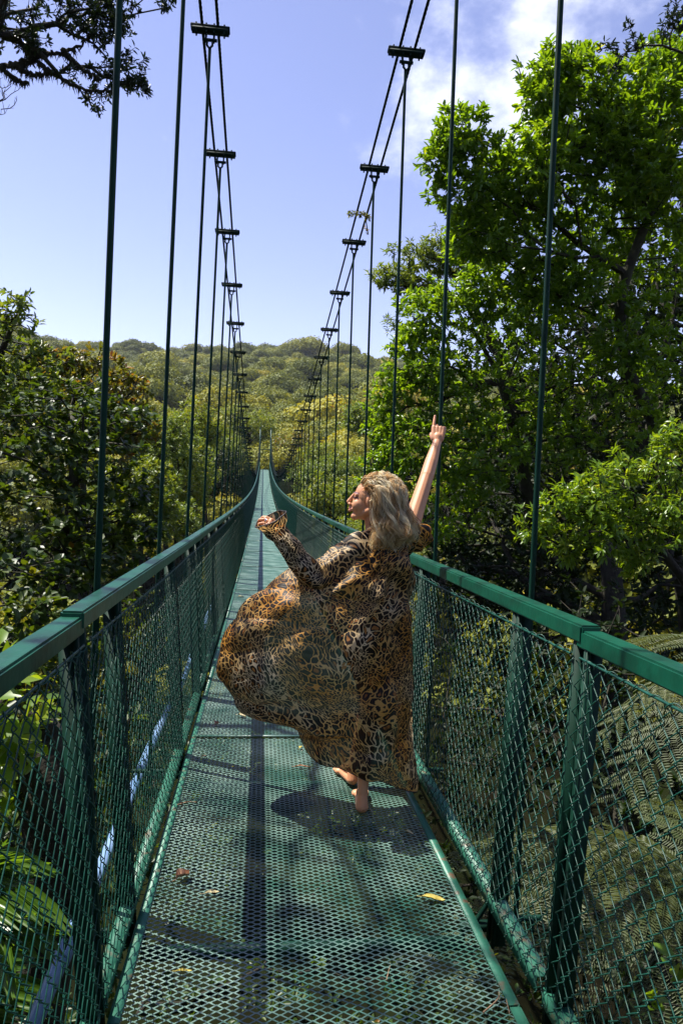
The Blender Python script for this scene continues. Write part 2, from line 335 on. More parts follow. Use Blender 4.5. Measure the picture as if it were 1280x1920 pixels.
def post_me(s, w_=.062, y=0.):
    mb = MB(); z0, z1 = -.10, 1.131
    def vb(xa, xb, ya, yb):
        mb.box((min(xa, xb), ya, z0), (max(xa, xb), yb, z1))
    x0 = s*.712; x1 = s*.768
    vb(x0, x1, y-w_/2, y-w_/2+.006); vb(x0, x1, y+w_/2-.006, y+w_/2); vb(x1, x1-s*.006, y-w_/2+.007, y+w_/2-.007)
    mb.box((min(x0, x0+s*.012), y-w_/2-.012, z0), (max(x0, x0+s*.012), y-w_/2-.001, z1)); mb.box((min(x0, x0+s*.012), y+w_/2+.001, z0), (max(x0, x0+s*.012), y+w_/2+.012, z1))
    return mb
M['post'] = plain('shade_toned_green', (.0, .020, .011), (.001, .034, .020), scale=6, rough=.6, spec=.25)  # bridge green darkened, painting shade into posts, uprights and crossbeams
postm = {s: lean(post_me(s, .066, 0).me('post', [M['post']]), s) for s in (-1, 1)}
def upr_me(s, y):
    mb = post_me(s, .036, y); return lean(mb.me('upright', [M['post']]), s)
uprm = {(s, q): upr_me(s, y) for s in (-1, 1) for q, y in enumerate((.52, 2.05))}
def brace_me(s, y):
    mb = MB(); a = np.array([s*.60, y, -.05]); b = np.array([s*.72, y, .06]); mb.tube([a, b], .012, 4)
    return mb
def wire_me(s, fine=True):
    x0 = s*.700; V = MB(); p = .033; hz = .037; z0, z1 = .045, 1.10; n = int(FL/p)
    q = int((z1-z0)/hz)
    for i in range(n+1):
        y0 = i*p; P = []
        for j in range(q+1):
            z = z0+j*hz; up = (i+j) % 2 == 0
            yy = y0+(p*.56 if up else -p*.56)
            P += [(x0+s*.0035*(1 if up else -1), yy*1.0, z-.0035), (x0, yy+(.0035 if up else -.0035), z), (x0-s*.0035*(1 if up else -1), yy, z+.0035)] if fine else [(x0+s*.003*(1 if up else -1), yy, z)]
        P = np.array(P); P[:, 1] = np.clip(P[:, 1], .012, FL-.012); P = P+np.array([0, .004*math.sin(i*1.7), 0]); V.tube(P, .0019 if fine else .0018, 4 if fine else 3, cap=False)
    # top wire with lacing
    V.tube([(x0, .03, 1.095), (x0-s*.002, FL/2, 1.088), (x0, FL-.03, 1.095)], .0038, 6)
    t = np.linspace(0, 1, 1100); th = t*2*math.pi*46
    V.tube(np.stack([x0+.007*np.cos(th), .03+t*(FL-.06), 1.093+.009*np.sin(th)+.004*np.sin(th*.37)], -1), .0016, 4)
    return lean(V.me('wire_mesh', [M['wire']], smooth=True), s)
wirem = {s: wire_me(s) for s in (-1, 1)}; wiref = {s: wire_me(s, False) for s in (-1, 1)}
joint = MB().box((-.59, -.011, .009), (.59, .011, .017)).me('deck_joint', [M['deck']])
nup = 0; rest = MB()
for k in range(K0, K1+1):
    if abs(Y0+FL*k-MB_) > 52.5+FL: continue
    place(obj('deck_panel', dm, BR), k)
    for s in (-1, 1):
        place(obj('deck_edge', edge[s], BR), k); o = obj('handrail', railm[s], BR); place(o, k)
        if k == 0: o.location.z -= .0; 
        if k == -1: o.location.z -= .016; o.location.x += s*.004
        place(obj('lower_rail', lowm[s], BR), k); place(obj('post', postm[s], BR), k)
        place(obj('wire_mesh', (wirem if k < 5 else wiref)[s], BR), k)
        for q in (0, 1):
            if nup < 100: place(obj('upright', uprm[s, q], BR), k); nup += 1
            else:
                loc, a = frame_mat(k); Mx = np.array(Matrix.Translation(loc) @ Matrix.Rotation(a, 4, 'X')); me = uprm[s, q]
                v = np.empty(len(me.vertices)*3); me.vertices.foreach_get('co', v); v = v.reshape(-1, 3) @ Mx[:3, :3].T+Mx[:3, 3]
                rest.add(v, np.array([list(pp.vertices) for pp in me.polygons]))
    j = obj('deck_joint', joint, BR); loc, a = frame_mat(k); yj = loc.y+2.34; j.location = (0, yj, dzf(Y0+FL*k)+math.tan(a)*2.34); j.rotation_euler = (a, 0, 0)
if rest.n: tag(obj('upright', rest.me('upright', [M['post']]), BR), kind='stuff')
# crossbeams, hangers, clamps
S_ = 1.446; H0 = 2.45; LEAN = -.0207
def hx(s, y, z): return s*(.800+LEAN*(z-dzf(y)-1.1))
xb = MB(); xb.box((-.80, -.015, -.10), (-.585, .015, -.07)); xb.box((.585, -.015, -.10), (.80, .015, -.07)); xb.box((-.584, -.015, -.17), (.584, .015, -.13)); xb.box((-.60, -.012, -.17), (-.586, .012, -.071)); xb.box((.586, -.012, -.17), (.60, .012, -.071)); xb.tube([(-.90, 0, -.06), (-.72, 0, -.06)], .011, 8); xb.tube([(.72, 0, -.06), (.90, 0, -.06)], .011, 8)
for s in (-1, 1):
    xb.tube([(s*.80, 0, -.105), (s*.80, 0, -.055)], .026, 8); xb.box((s*.86-.004, -.026, -.106), (s*.86+.004, .026, -.054)); xb.tube([(s*.64, 0, -.07), (s*.70, 0, .03)], .010, 5)
xbm = xb.me('crossbeam', [M['post']])
def clamp_me():
    mb = MB(); bm = bmesh.new(); bmesh.ops.create_cube(bm, size=1); bmesh.ops.scale(bm, vec=(.28, .066, .022), verts=bm.verts); bmesh.ops.bevel(bm, geom=bm.edges[:], offset=.005, segments=1, affect='EDGES')
    V = np.array([v.co[:] for v in bm.verts]); Fs = {}
    bm.verts.index_update()
    for f in bm.faces: Fs.setdefault(len(f.verts), []).append([v.index for v in f.verts])
    for f in Fs.values(): mb.add(V, np.array(f))
    mb.box((-.133, -.030, -.026), (.133, .030, -.0115))
    for x in (-.1, -.028, .028, .1): mb.tube([(x, -.02, -.050), (x, -.02, .024)], .007, 6); mb.tube([(x, .02, -.046), (x, .02, .024)], .007, 6)
    mb.box((-.035, -.012, -.105), (-.022, .012, -.046)); mb.box((.022, -.012, -.105), (.035, .012, -.046)); mb.tube([(-.05, 0, -.09), (.052, 0, -.09)], .012, 7)
    mb.tube([(-.018, 0, -.09), (-.02, 0, -.13), (0, 0, -.155), (.02, 0, -.13), (.018, 0, -.09)], .009, 6)
    return mb.me('cable_clamp', [M['cable']])
clm = clamp_me()
n = 0; nh = 0; resth = MB(); restc = MB()
hs_ = range(-3, 66)
def mvs(me): v = np.empty(len(me.vertices)*3); me.vertices.foreach_get('co', v); return v.reshape(-1, 3)
clV = mvs(clm); clF = {}
for p_ in clm.polygons: clF.setdefault(len(p_.vertices), []).append(list(p_.vertices))
for i in sorted(hs_, key=lambda i: abs(H0+S_*i)):
    y = H0+S_*i; zc = czf(y); slope = math.atan(2*.00199*(y-MB_))
    if y > 100.8 or y < -.6: continue
    if True:
        o = obj('crossbeam', xbm, BR); o.location = (0, y, dzf(y)); 
    for s in (-1, 1):
        xt = hx(s, y, zc); zb = dzf(y)-.08; xbt = s*.80
        if zc-.15 > zb:
            P = np.array([(xt, y, zc-.13), (xt*.5+xbt*.5, y, (zc+zb)/2), (xbt, y, zb)])
            if nh < 100:
                mb = MB(); mb.tube(P, .0112, 8); o = obj('hanger', mb.me('hanger', [M['hang']], True), BR); nh += 1
            else: resth.tube(P, .0115, 5)
        if n < 100:
            o = obj('cable_clamp', clm, BR); o.location = (xt, y, zc); o.rotation_euler = (slope, 0, 0); n += 1
        else:
            Mx = np.array(Matrix.Translation((xt, y, zc)) @ Matrix.Rotation(slope, 4, 'X')); v = clV @ Mx[:3, :3].T+Mx[:3, 3]
            restc.add(v, [np.array(f) for f in clF.values()])
if resth.n: tag(obj('hanger', resth.me('hanger', [M['hang']]), BR), kind='stuff')
if restc.n: tag(obj('cable_clamp', restc.me('cable_clamp', [M['cable']]), BR), kind='stuff')
for s in (-1, 1):
    for e in (-1, 1):
        yy = np.linspace(-1.2, 103, 900); P = np.stack([np.array([hx(s, a, czf(a)) for a in yy])+e*.056, yy, czf(yy)], -1)
        mb = MB()
        for q in range(3):   # stranded wire rope: three twisted strands
            th = yy*2*math.pi/.62*1.0+q*2.094; 
            pass
        yf = np.concatenate([np.linspace(-1.2, 14, 900), np.linspace(14.05, 103, 500)]); Pf = np.stack([np.array([hx(s, a, czf(a)) for a in yf])+e*.056, yf, czf(yf)], -1)
        for q in range(4):
            th = yf*2*math.pi/.16+q*math.pi/2; am = np.where(yf < 14, .0058, .005); thq = np.where(yf < 14, th, q*math.pi/2)
            mb.tube(Pf+np.stack([am*np.cos(thq), 0*thq, am*np.sin(thq)], -1), .0062, 5, cap=False)
        obj('main_cable', mb.me('main_cable', [M['cable']], True), BR)
# towers at both ends
def tower(yt, front):
    mb = MB(); z0 = dzf(yt)-3.5; z1 = czf(yt)+.25
    for s in (-1, 1):
        x = hx(s, yt, 2.); mb.box((x-.09, yt-.09, z0), (x+.09, yt+.09, z1)); mb.box((x-.14, yt-.14, z1), (x+.14, yt+.14, z1+.03)); mb.tube([(x-.12, yt, z1+.09), (x+.12, yt, z1+.09)], .055, 12)
    xw = hx(1, yt, 2.)-.09
    for z in (dzf(yt)+3.0,) : mb.box((-xw, yt-.05, z), (xw, yt+.05, z+.12))
    return mb
for yt in (-1.2, 103.2):
    obj('tower', tower(yt, 1).me('tower', [M['green']]), BR)
ab = MB(); 
for y_, z_ in ((-12, dzf(-4)-.12), (102.9, dzf(103)-.12)): ab.box((-1.3, y_, -7.5 if y_ < 0 else -5), (1.3, y_+4.5, z_))
obj('abutment', ab.me('abutment', [plain('mossy_concrete', (.10, .10, .08), (.05, .07, .03), scale=3, rough=.9, bump=.4)]), BR)
# ------------------------------------------------------------------ water pipe slung along the left side
pp = np.array([(-.93+.012*math.sin(y*1.1), y, dzf(y)-.30-.02*math.sin(y*2*math.pi/2.89)) for y in np.linspace(-4, 101, 600)])
mb = MB(); mb.tube(pp, .030, 14); pm = mb.me('water_pipe', [M['pipe']], True)
po = empty('water_pipe', pp[0]); pm.transform(Matrix.Translation(-Vector(pp[0]))); obj('pipe', pm, po)
tag(po, 'light blue plastic water pipe hanging outside the left mesh side of the bridge', 'pipe')
for f in (38, 66, 94):
    a = pp[f]; t = norm(pp[f+1]-pp[f]); mb = MB(); mb.tube([a-t*.045, a+t*.045], .036, 14); m_ = mb.me('coupling', [M['pipe']], True); m_.transform(Matrix.Translation(-Vector(pp[0]))); obj('coupling', m_, po)
# ------------------------------------------------------------------ far forest (uncountable): crowns scattered over the hills by geometry nodes
def canopy_proto(i, n=3600):
    r = np.random.default_rng(40+i); d = norm(r.normal(size=(n, 3))); d[:, 2] = np.abs(d[:, 2])*1.0-.25; d = norm(d)
    ph = r.random(6)*6.3; lm = 1+.16*np.sin(d[:, 0]*5+ph[0])*np.sin(d[:, 1]*5+ph[1])+.12*np.sin(d[:, 0]*9+ph[2])*np.sin(d[:, 1]*8+ph[3]+d[:, 2]*6)
    # sub-lobes: crown made of several domes
    nl = 7+i; lc = norm(r.normal(size=(nl, 3)))*.52; lc[:, 2] = np.abs(lc[:, 2])*.75; lr = r.uniform(.36, .6, nl); k = r.integers(0, nl, n)
    P = lc[k]+d*(lr[k]*lm*r.uniform(.82, 1.04, n))[:, None]; P[:, 2] = P[:, 2]*[.8, .65, .95, .7][i]
    X = norm(np.cross(d, r.normal(size=(n, 3)))+d*.25); Z = norm(d+r.normal(size=(n, 3))*.45); sz = r.uniform(.04, .095, n)
    V, F, R = leaves(P-X*sz[:, None]*.5, X, Z, sz*1.2, sz*.9, LEAF6, np.clip(r.random(n)*.6+r.random(nl)[k]*.4, 0, 1))
    me = mesh_np('canopy', V, F, False, {'lrnd': R}, [M['forest']])
    return me
PC = bpy.data.collections.new('crown_kinds')
for i in range(4):
    o = bpy.data.objects.new('crown_kind', canopy_proto(i)); PC.objects.link(o)
def scatter_points():
    pts = []; 
    r = np.random.default_rng(5)
    def ring(r0, r1, a0, a1, sp, sc):
        n = int((r1**2-r0**2)/2*(a1-a0)/(sp*sp)); rr = np.sqrt(r.uniform(r0*r0, r1*r1, n)); aa = r.uniform(a0, a1, n)
        x = rr*np.sin(aa); y = rr*np.cos(aa); s = sc*r.lognormal(-.02, .36, n); return np.stack([x, y, s], -1)
    for (r0, r1, sp, sc) in ((108, 220, 4.2, 3.4), (220, 420, 5.2, 4.2), (420, 640, 6.0, 4.7)):
        pts.append(ring(r0, r1, -.72, .80, sp, sc))
    q = ring(14, 108, -1.1, 1.15, 3.9, 2.9); q = q[~((np.abs(q[:, 0]) < 3.4) & (q[:, 1] < 112))]; q = q[~((np.abs(q[:, 0]) < 9) & (q[:, 1] < 24))]; q = q[~((np.abs(q[:, 0]) < 7) & (q[:, 1] > 92))]; pts.append(q)
    rb = np.random.default_rng(77); U = []
    for k in range(90):   # unseen crowns added behind and beside the near end to block skylight
        a = rb.uniform(1.75, 4.53); d = rb.uniform(5.5, 15); xx, yy = d*math.sin(a), d*math.cos(a)
        if abs(xx) > 2.6: U.append((xx, yy, rb.uniform(1.5, 2.6)))
    for k in range(26):  # more out-of-view crowns, added on the left to shade the ravine
        U.append((rb.uniform(-6.2, -4.0), rb.uniform(.5, 5.6), rb.uniform(1.0, 1.4)))
    NB = len(U); pts.append(np.array(U))
    P = np.concatenate(pts); z = terrain(P[:, 0], P[:, 1])
    s = P[:, 2]; y = P[:, 1]
    # keep crowns below the deck near the bridge
    lim = dzf(np.clip(y, 0, 102))-1.6; near = (np.abs(P[:, 0]) < 12) & (y < 106); zc = z+s*.45+1.5+r.random(len(s))*3
    zc = np.where(near, np.minimum(zc, lim-s), zc); zc = np.where(y > 108, z+s*.25+r.random(len(s))*s*.45, zc)
    zc[-NB:] = rb.uniform(-3, 9, NB); zc[-26:] = rb.uniform(-3.2, 1.6, 26)
    return P[:, 0], P[:, 1], zc, s, r
x, y, z, s, r_ = scatter_points()
me = bpy.data.meshes.new('forest'); me.vertices.add(len(x)); me.vertices.foreach_set('co', np.stack([x, y, z], -1).astype(np.float32).ravel())
patch = np.clip(.36+.20*vnoise(x, y, .02, 9)+r_.normal(0, .30, len(x))+.10*np.clip((250-y)/150, -1, 1), 0, 1)
for nme, arr in (('sc', s), ('rnd', patch), ('rot', r_.uniform(0, 6.28, len(x)))):
    a = me.attributes.new(nme, 'FLOAT', 'POINT'); a.data.foreach_set('value', arr.astype(np.float32))
fo = obj('forest', me); tag(fo, 'broken green canopy of cloud forest covering the far hillside and valley', 'forest', kind='stuff')
me.materials.append(M['forest'])
ng = bpy.data.node_groups.new('scatter', 'GeometryNodeTree'); ng.interface.new_socket('Geometry', in_out='INPUT', socket_type='NodeSocketGeometry'); ng.interface.new_socket('Geometry', in_out='OUTPUT', socket_type='NodeSocketGeometry')
gi = N(ng, 'NodeGroupInput'); go = N(ng, 'NodeGroupOutput'); ip = N(ng, 'GeometryNodeInstanceOnPoints'); ci = N(ng, 'GeometryNodeCollectionInfo'); ci.inputs['Collection'].default_value = PC; ci.inputs['Separate Children'].default_value = True; ci.inputs['Reset Children'].default_value = True
ip.inputs['Pick Instance'].default_value = True
def na(nm): q = N(ng, 'GeometryNodeInputNamedAttribute', data_type='FLOAT'); q.inputs['Name'].default_value = nm; return q.outputs['Attribute']
rv = N(ng, 'FunctionNodeRandomValue', data_type='INT'); rv.inputs['Min'].default_value = 0 if 'Min' in rv.inputs else 0
for so_ in rv.inputs:
    if so_.type == 'INT' and so_.name == 'Max': so_.default_value = 3
cx = N(ng, 'ShaderNodeCombineXYZ'); l = ng.links.new
l(na('rot'), cx.inputs[2]); l(gi.outputs[0], ip.inputs['Points']); l(ci.outputs[0], ip.inputs['Instance'])
iv = [q for q in rv.outputs if q.type == 'INT'][0]; l(iv, ip.inputs['Instance Index']); l(cx.outputs[0], ip.inputs['Rotation']); l(na('sc'), ip.inputs['Scale']); l(ip.outputs[0], go.inputs[0])
md = fo.modifiers.new('scatter', 'NODES'); md.node_group = ng
# ------------------------------------------------------------------ trees one can tell apart
G = None
tree('broadleaf_tree', 'tall glossy broadleaf tree with forked mossy trunk rising high on the right of the bridge',
     [at(1300, 1330, 9.6), at(1262, 1000, 9.6), at(1225, 800, 9.5), at(1175, 690, 9.4), at(1163, 560, 9.3), at(1190, 470, 9.2), at(1235, 360, 9.2)], .085,
     bl([(1080, 190, 9, .62, 283), (1020, 165, 8.8, .36, 108), (1010, 300, 8.7, .5, 162), (1045, 130, 8.9, .3, 67), (865, 262, 9, .36, 128), (830, 300, 9.1, .26, 62), (880, 360, 9, .42, 148), (965, 340, 9.3, .55, 216), (1195, 190, 9.2, .62, 256),
         (1265, 240, 9, .8, 351), (1110, 330, 9.1, .7, 283), (900, 440, 9.1, .42, 162), (1000, 440, 9.5, .6, 202), (1250, 430, 9.5, .8, 256), (1140, 430, 9.9, .6, 162), (1240, 120, 9.2, .35, 108), (1040, 560, 10, .5, 108), (930, 520, 9.8, .5, 148), (1180, 620, 9.0, .55, 130), (1090, 520, 9.0, .45, 110), (1230, 330, 8.7, .5, 140), (1150, 260, 8.8, .45, 130), (1000, 560, 9.4, .5, 110)]),
     'leafR', .108, .40, 10, LEAF6, skel=.30)
tree('broadleaf_tree', 'leafy green tree whose crown hangs behind the raised arm on the right',
     [at(1020, 1250, 10.4), at(1000, 1000, 10.4), at(960, 800, 10.3), at(930, 690, 10.2)], .10,
     bl([(800, 590, 9.8, .42, 130), (870, 570, 10, .45, 140), (790, 690, 9.8, .50, 170), (738, 735, 10, .30, 70), (720, 800, 10, .30, 70), (850, 720, 9.7, .6, 200), (775, 840, 9.6, .50, 170), (900, 850, 9.6, .7, 210),
         (960, 640, 10.4, .6, 140), (1000, 770, 10.2, .7, 160), (710, 880, 9.9, .28, 60), (840, 950, 9.9, .6, 130), (770, 640, 10, .3, 50), (1120, 700, 9.7, .6, 140), (1230, 690, 9.7, .5, 100), (1060, 830, 9.6, .6, 130), (1190, 790, 9.2, .45, 80)]),
     'leafR', .095, .40, 10, LEAF6, skel=.30)
tree('feathery_tree', 'fine leaved tree with a flat pale green crown reaching left behind the hangers',
     [at(1000, 900, 15), at(950, 700, 15), at(880, 570, 14.5)], .12,
     bl([(800, 480, 14.3, (.75, .5, .30), 170), (740, 520, 14, (.5, .4, .22), 110), (860, 470, 14.4, .6, 140), (790, 540, 14.2, (.5, .5, .2), 90), (920, 430, 14.5, .8, 120), (760, 620, 14.4, .4, 60)]),
     'leafM', .13, .26, 10, LEAF4, skel=.6, spread=1.1)
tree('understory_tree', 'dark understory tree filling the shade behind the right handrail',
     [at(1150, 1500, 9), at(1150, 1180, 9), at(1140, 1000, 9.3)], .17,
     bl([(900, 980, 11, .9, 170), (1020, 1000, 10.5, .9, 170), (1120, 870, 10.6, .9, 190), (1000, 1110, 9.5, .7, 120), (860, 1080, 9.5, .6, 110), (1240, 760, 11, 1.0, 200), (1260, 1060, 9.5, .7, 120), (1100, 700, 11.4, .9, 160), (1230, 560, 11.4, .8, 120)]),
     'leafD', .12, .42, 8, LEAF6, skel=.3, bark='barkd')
tree('leafy_shrub', 'bright shrub with drooping lance shaped leaves above the right handrail',
     [at(1330, 1400, 6.3), at(1310, 1150, 6.3), at(1230, 1020, 6.2)], .045,
     bl([(1000, 985, 6.0, .16, 38), (1050, 950, 6.1, .20, 60), (1110, 925, 6.1, .24, 80), (1160, 890, 6.2, .20, 55), (1120, 1000, 6.0, .24, 80), (1200, 980, 6.1, .28, 95), (1250, 870, 6.2, .24, 75), (1270, 820, 6.2, .16, 36), (1270, 960, 6.0, .25, 75), (1190, 1040, 6.1, .2, 45), (1060, 1020, 6.1, .16, 30)]),
     'leafS', .082, .30, 9, LEAF8, cat='shrub', skel=.5, droop=.55, rmin=.0025, step=.15, bark='barkd')
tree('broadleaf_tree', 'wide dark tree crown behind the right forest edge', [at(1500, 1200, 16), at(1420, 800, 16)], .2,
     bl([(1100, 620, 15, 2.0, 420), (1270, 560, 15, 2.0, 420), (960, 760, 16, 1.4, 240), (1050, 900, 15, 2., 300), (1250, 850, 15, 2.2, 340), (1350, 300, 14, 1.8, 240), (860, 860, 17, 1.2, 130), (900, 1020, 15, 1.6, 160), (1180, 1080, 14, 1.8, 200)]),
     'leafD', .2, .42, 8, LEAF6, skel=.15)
# top corners
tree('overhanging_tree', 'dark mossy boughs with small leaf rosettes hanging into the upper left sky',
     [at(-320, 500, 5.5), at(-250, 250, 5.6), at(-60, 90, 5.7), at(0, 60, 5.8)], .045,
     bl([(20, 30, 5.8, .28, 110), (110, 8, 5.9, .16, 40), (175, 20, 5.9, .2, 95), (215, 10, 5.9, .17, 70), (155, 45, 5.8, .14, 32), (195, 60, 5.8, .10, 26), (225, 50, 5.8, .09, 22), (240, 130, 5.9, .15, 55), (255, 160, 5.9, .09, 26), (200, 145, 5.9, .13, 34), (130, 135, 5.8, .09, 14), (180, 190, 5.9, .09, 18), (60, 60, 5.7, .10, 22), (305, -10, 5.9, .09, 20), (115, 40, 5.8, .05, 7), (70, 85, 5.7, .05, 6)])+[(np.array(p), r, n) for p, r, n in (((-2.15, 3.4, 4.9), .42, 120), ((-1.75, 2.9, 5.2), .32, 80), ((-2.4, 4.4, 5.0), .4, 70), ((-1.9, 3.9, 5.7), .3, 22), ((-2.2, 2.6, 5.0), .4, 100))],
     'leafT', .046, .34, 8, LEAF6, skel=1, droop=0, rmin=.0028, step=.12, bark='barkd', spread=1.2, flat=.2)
mbb = MB()
for P in ([(-30, 45), (30, 75), (75, 97), (130, 96), (170, 68)], [(30, 72), (70, 115), (120, 150), (165, 168), (215, 172)], [(-30, 125), (20, 122), (70, 108), (100, 98)], [(20, 120), (60, 138), (95, 138)], [(-10, 115), (25, 145), (52, 157)], [(75, 97), (60, 108), (40, 122)], [(120, 96), (150, 125), (190, 150)]):
    Q = spline([at(a, b_, 5.8) for a, b_ in P], 40); Q = Q+RNG.normal(size=Q.shape)*.006; mbb.tube(Q, np.linspace(.022, .009, 40)*RNG.uniform(.8, 1.25, 40), 6)
    for q in Q[::1]:
        for _ in range(3): e = q+np.array([0, 0, -.02-.03*RNG.random()])+RNG.normal(size=3)*.014; mbb.tube([q, e], [.007, .001], 3, cap=False)
bt = [o for o in bpy.data.objects if o.name == 'overhanging_tree'][0]
me = mbb.me('bough', [M['barkd']]); me.transform(Matrix.Translation(-bt.location)); obj('bough', me, bt)
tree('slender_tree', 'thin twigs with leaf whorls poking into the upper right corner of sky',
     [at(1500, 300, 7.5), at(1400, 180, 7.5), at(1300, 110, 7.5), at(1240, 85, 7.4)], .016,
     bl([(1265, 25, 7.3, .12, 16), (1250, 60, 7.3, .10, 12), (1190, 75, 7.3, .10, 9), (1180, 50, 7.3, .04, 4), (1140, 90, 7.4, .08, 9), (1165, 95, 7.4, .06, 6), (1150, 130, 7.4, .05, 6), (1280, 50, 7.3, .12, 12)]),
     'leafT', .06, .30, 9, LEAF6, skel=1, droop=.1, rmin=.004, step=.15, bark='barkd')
tree('bare_sapling', 'fine bare twigs at the left edge of sky below the mossy boughs', [at(-160, 420, 6.4), at(-90, 290, 6.4), at(-40, 230, 6.4)], .01,
     bl([(5, 185, 6.4, .14, 34), (20, 160, 6.4, .1, 20)]), 'leafT', .008, .3, 1, LEAF4, skel=1, rmin=.0016, step=.1, bark='barkd')
# left side
tree('broadleaf_tree', 'shaded broad leaved tree crowding the left handrail',
     [at(-60, 1500, 6.2), at(60, 1200, 6.3), at(130, 980, 6.5), at(140, 820, 6.7)], .07,
     bl([(40, 850, 6.4, .55, 120), (150, 850, 6.6, .5, 110), (225, 800, 7.2, .33, 60), (60, 1000, 6.0, .5, 110), (170, 980, 6.4, .45, 95), (245, 900, 7, .25, 40), (250, 1000, 6.8, .28, 48), (90, 775, 7.2, .45, 95), (180, 760, 7.8, .32, 50), (40, 1110, 5.2, .35, 50), (200, 1070, 6.2, .25, 34), (130, 1050, 5.8, .3, 40), (280, 1010, 7, .15, 12)]),
     'leafL', .074, .66, 10, LEAF8, skel=.4, droop=.45, flat=.9)
tree('slender_tree', 'slim tree with an airy top poking above the left skyline',
     [at(-150, 1300, 8), at(-60, 900, 8), at(-10, 700, 7.9), at(20, 620, 7.8)], .07,
     bl([(20, 600, 7.7, .22, 26), (35, 560, 7.7, .10, 9), (0, 665, 7.8, .42, 80), (40, 735, 7.8, .42, 75), (95, 672, 7.8, .15, 12), (-20, 760, 7.8, .7, 120), (70, 780, 8, .5, 90), (25, 580, 7.7, .12, 9)]),
     'leafM', .085, .40, 8, LEAF6, skel=.7, rmin=.004)
tree('rusty_tree', 'tree with orange tinted young leaves behind the first left hanger',
     [at(150, 1100, 13), at(150, 850, 13)], .12,
     bl([(150, 725, 12.5, .62, 170), (90, 700, 12.8, .45, 80), (210, 730, 12.5, .55, 130), (240, 800, 12.3, .5, 110), (180, 800, 12.6, .8, 170), (130, 676, 12.6, .22, 30)]),
     'leafO', .12, .45, 9, LEAF6, skel=.3)
mids = [('pale_tree', 'umbrella crowned tree with grey green leaves between the left hangers', (300, 790, 27), 2.0, 'leafM', 950, .17),
        ('pale_tree', 'round pale tree just above the left handrail bend', (345, 920, 17), 1.35, 'leafM', 900, .15),
        ('pale_tree', 'light green tree low behind the second left hanger', (265, 880, 15), 1.1, 'leafY', 600, .14),
        ('spreading_tree', 'spreading tree with open branches in the left mid distance', (415, 800, 40), 3.4, 'leafY', 1100, .26),
        ('spreading_tree', 'yellow green tree right of the left hangers close to the deck line', (435, 910, 27), 1.9, 'leafY', 800, .20),
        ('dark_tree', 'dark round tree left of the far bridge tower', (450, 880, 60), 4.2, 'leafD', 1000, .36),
        ('spreading_tree', 'broad olive tree filling the left bank below the hill', (370, 850, 33), 2.6, 'leafM', 1000, .22),
        ('bushy_tree', 'bright bushy tree beyond the right railing left of the face', (600, 930, 42), 3.0, 'leafY', 1000, .26),
        ('bushy_tree', 'lime green tree low behind the face and neck', (640, 985, 24), 1.7, 'leafY', 700, .18),
        ('bushy_tree', 'green tree under the right main cable in mid valley', (560, 890, 66), 4.6, 'leafM', 1000, .36),
        ('bushy_tree', 'brownish tree beside the right foot of the far tower', (545, 845, 112), 6.0, 'leafO', 900, .5),
        ('dark_tree', 'dark crowned tree between the right hangers above the valley', (650, 880, 58), 3.4, 'leafM', 900, .30),
        ('bushy_tree', 'sunlit tree on the right bank slope behind the last visible hangers', (610, 845, 85), 5.0, 'leafY', 900, .45),
        ('spreading_tree', 'umbrella shaped tree rising behind the left post of the far tower', (468, 800, 118), 6.5, 'leafY', 1000, .5),
        ('bushy_tree', 'pale tree beside the left foot of the far tower', (440, 850, 100), 5.0, 'leafM', 800, .45),
        
        ('bushy_tree', 'low yellow bushy tree left of the sleeve beyond the handrail', (300, 985, 13), .75, 'leafY', 420, .11),
        ('bushy_tree', 'small tree standing where the left handrail meets the valley', (400, 960, 24), 1.3, 'leafM', 520, .17),
        ('bushy_tree', 'soft green tree at the right end of the valley beside the raised arm tree', (690, 900, 30), 1.8, 'leafM', 700, .2),
        ('bushy_tree', 'tall tree peeking between the hangers right of the cable curve', (700, 770, 48), 3.4, 'leafM', 800, .3)]
for nm, lab, (px, py, Y), R_, mt, n, ln in mids:
    R_ *= .72; ln *= .8; py += 22 if Y < 90 else 0
    c = at(px, py, Y)
    if abs(c[0]) < R_+2 and Y < 104: c[0] = math.copysign(R_+2.2, c[0])
    g = terrain(c[0], c[1]); root = [(c[0]+R_*.3, c[1], max(g-.5, c[2]-R_*4)), (c[0]+R_*.1, c[1], c[2]-R_*1.2), (c[0], c[1], c[2]-R_*.3)]
    bs = [(c, (R_*.75, R_*.75, R_*.6), n//4)]; rr = np.random.default_rng(int(px+py))
    for q in range(7):
        a = q/7*6.28+rr.random(); e = rr.uniform(-.35, .5); bs.append((c+np.array([math.cos(a)*R_*.62, math.sin(a)*R_*.62, e*R_]), R_*rr.uniform(.34, .52), n//8))
    tree(nm, lab, root, R_*.07, bs, mt, ln, .42, 8, LEAF4, skel=.15, step=R_*.3, crown='crown', group=None, rmin=R_*.008)
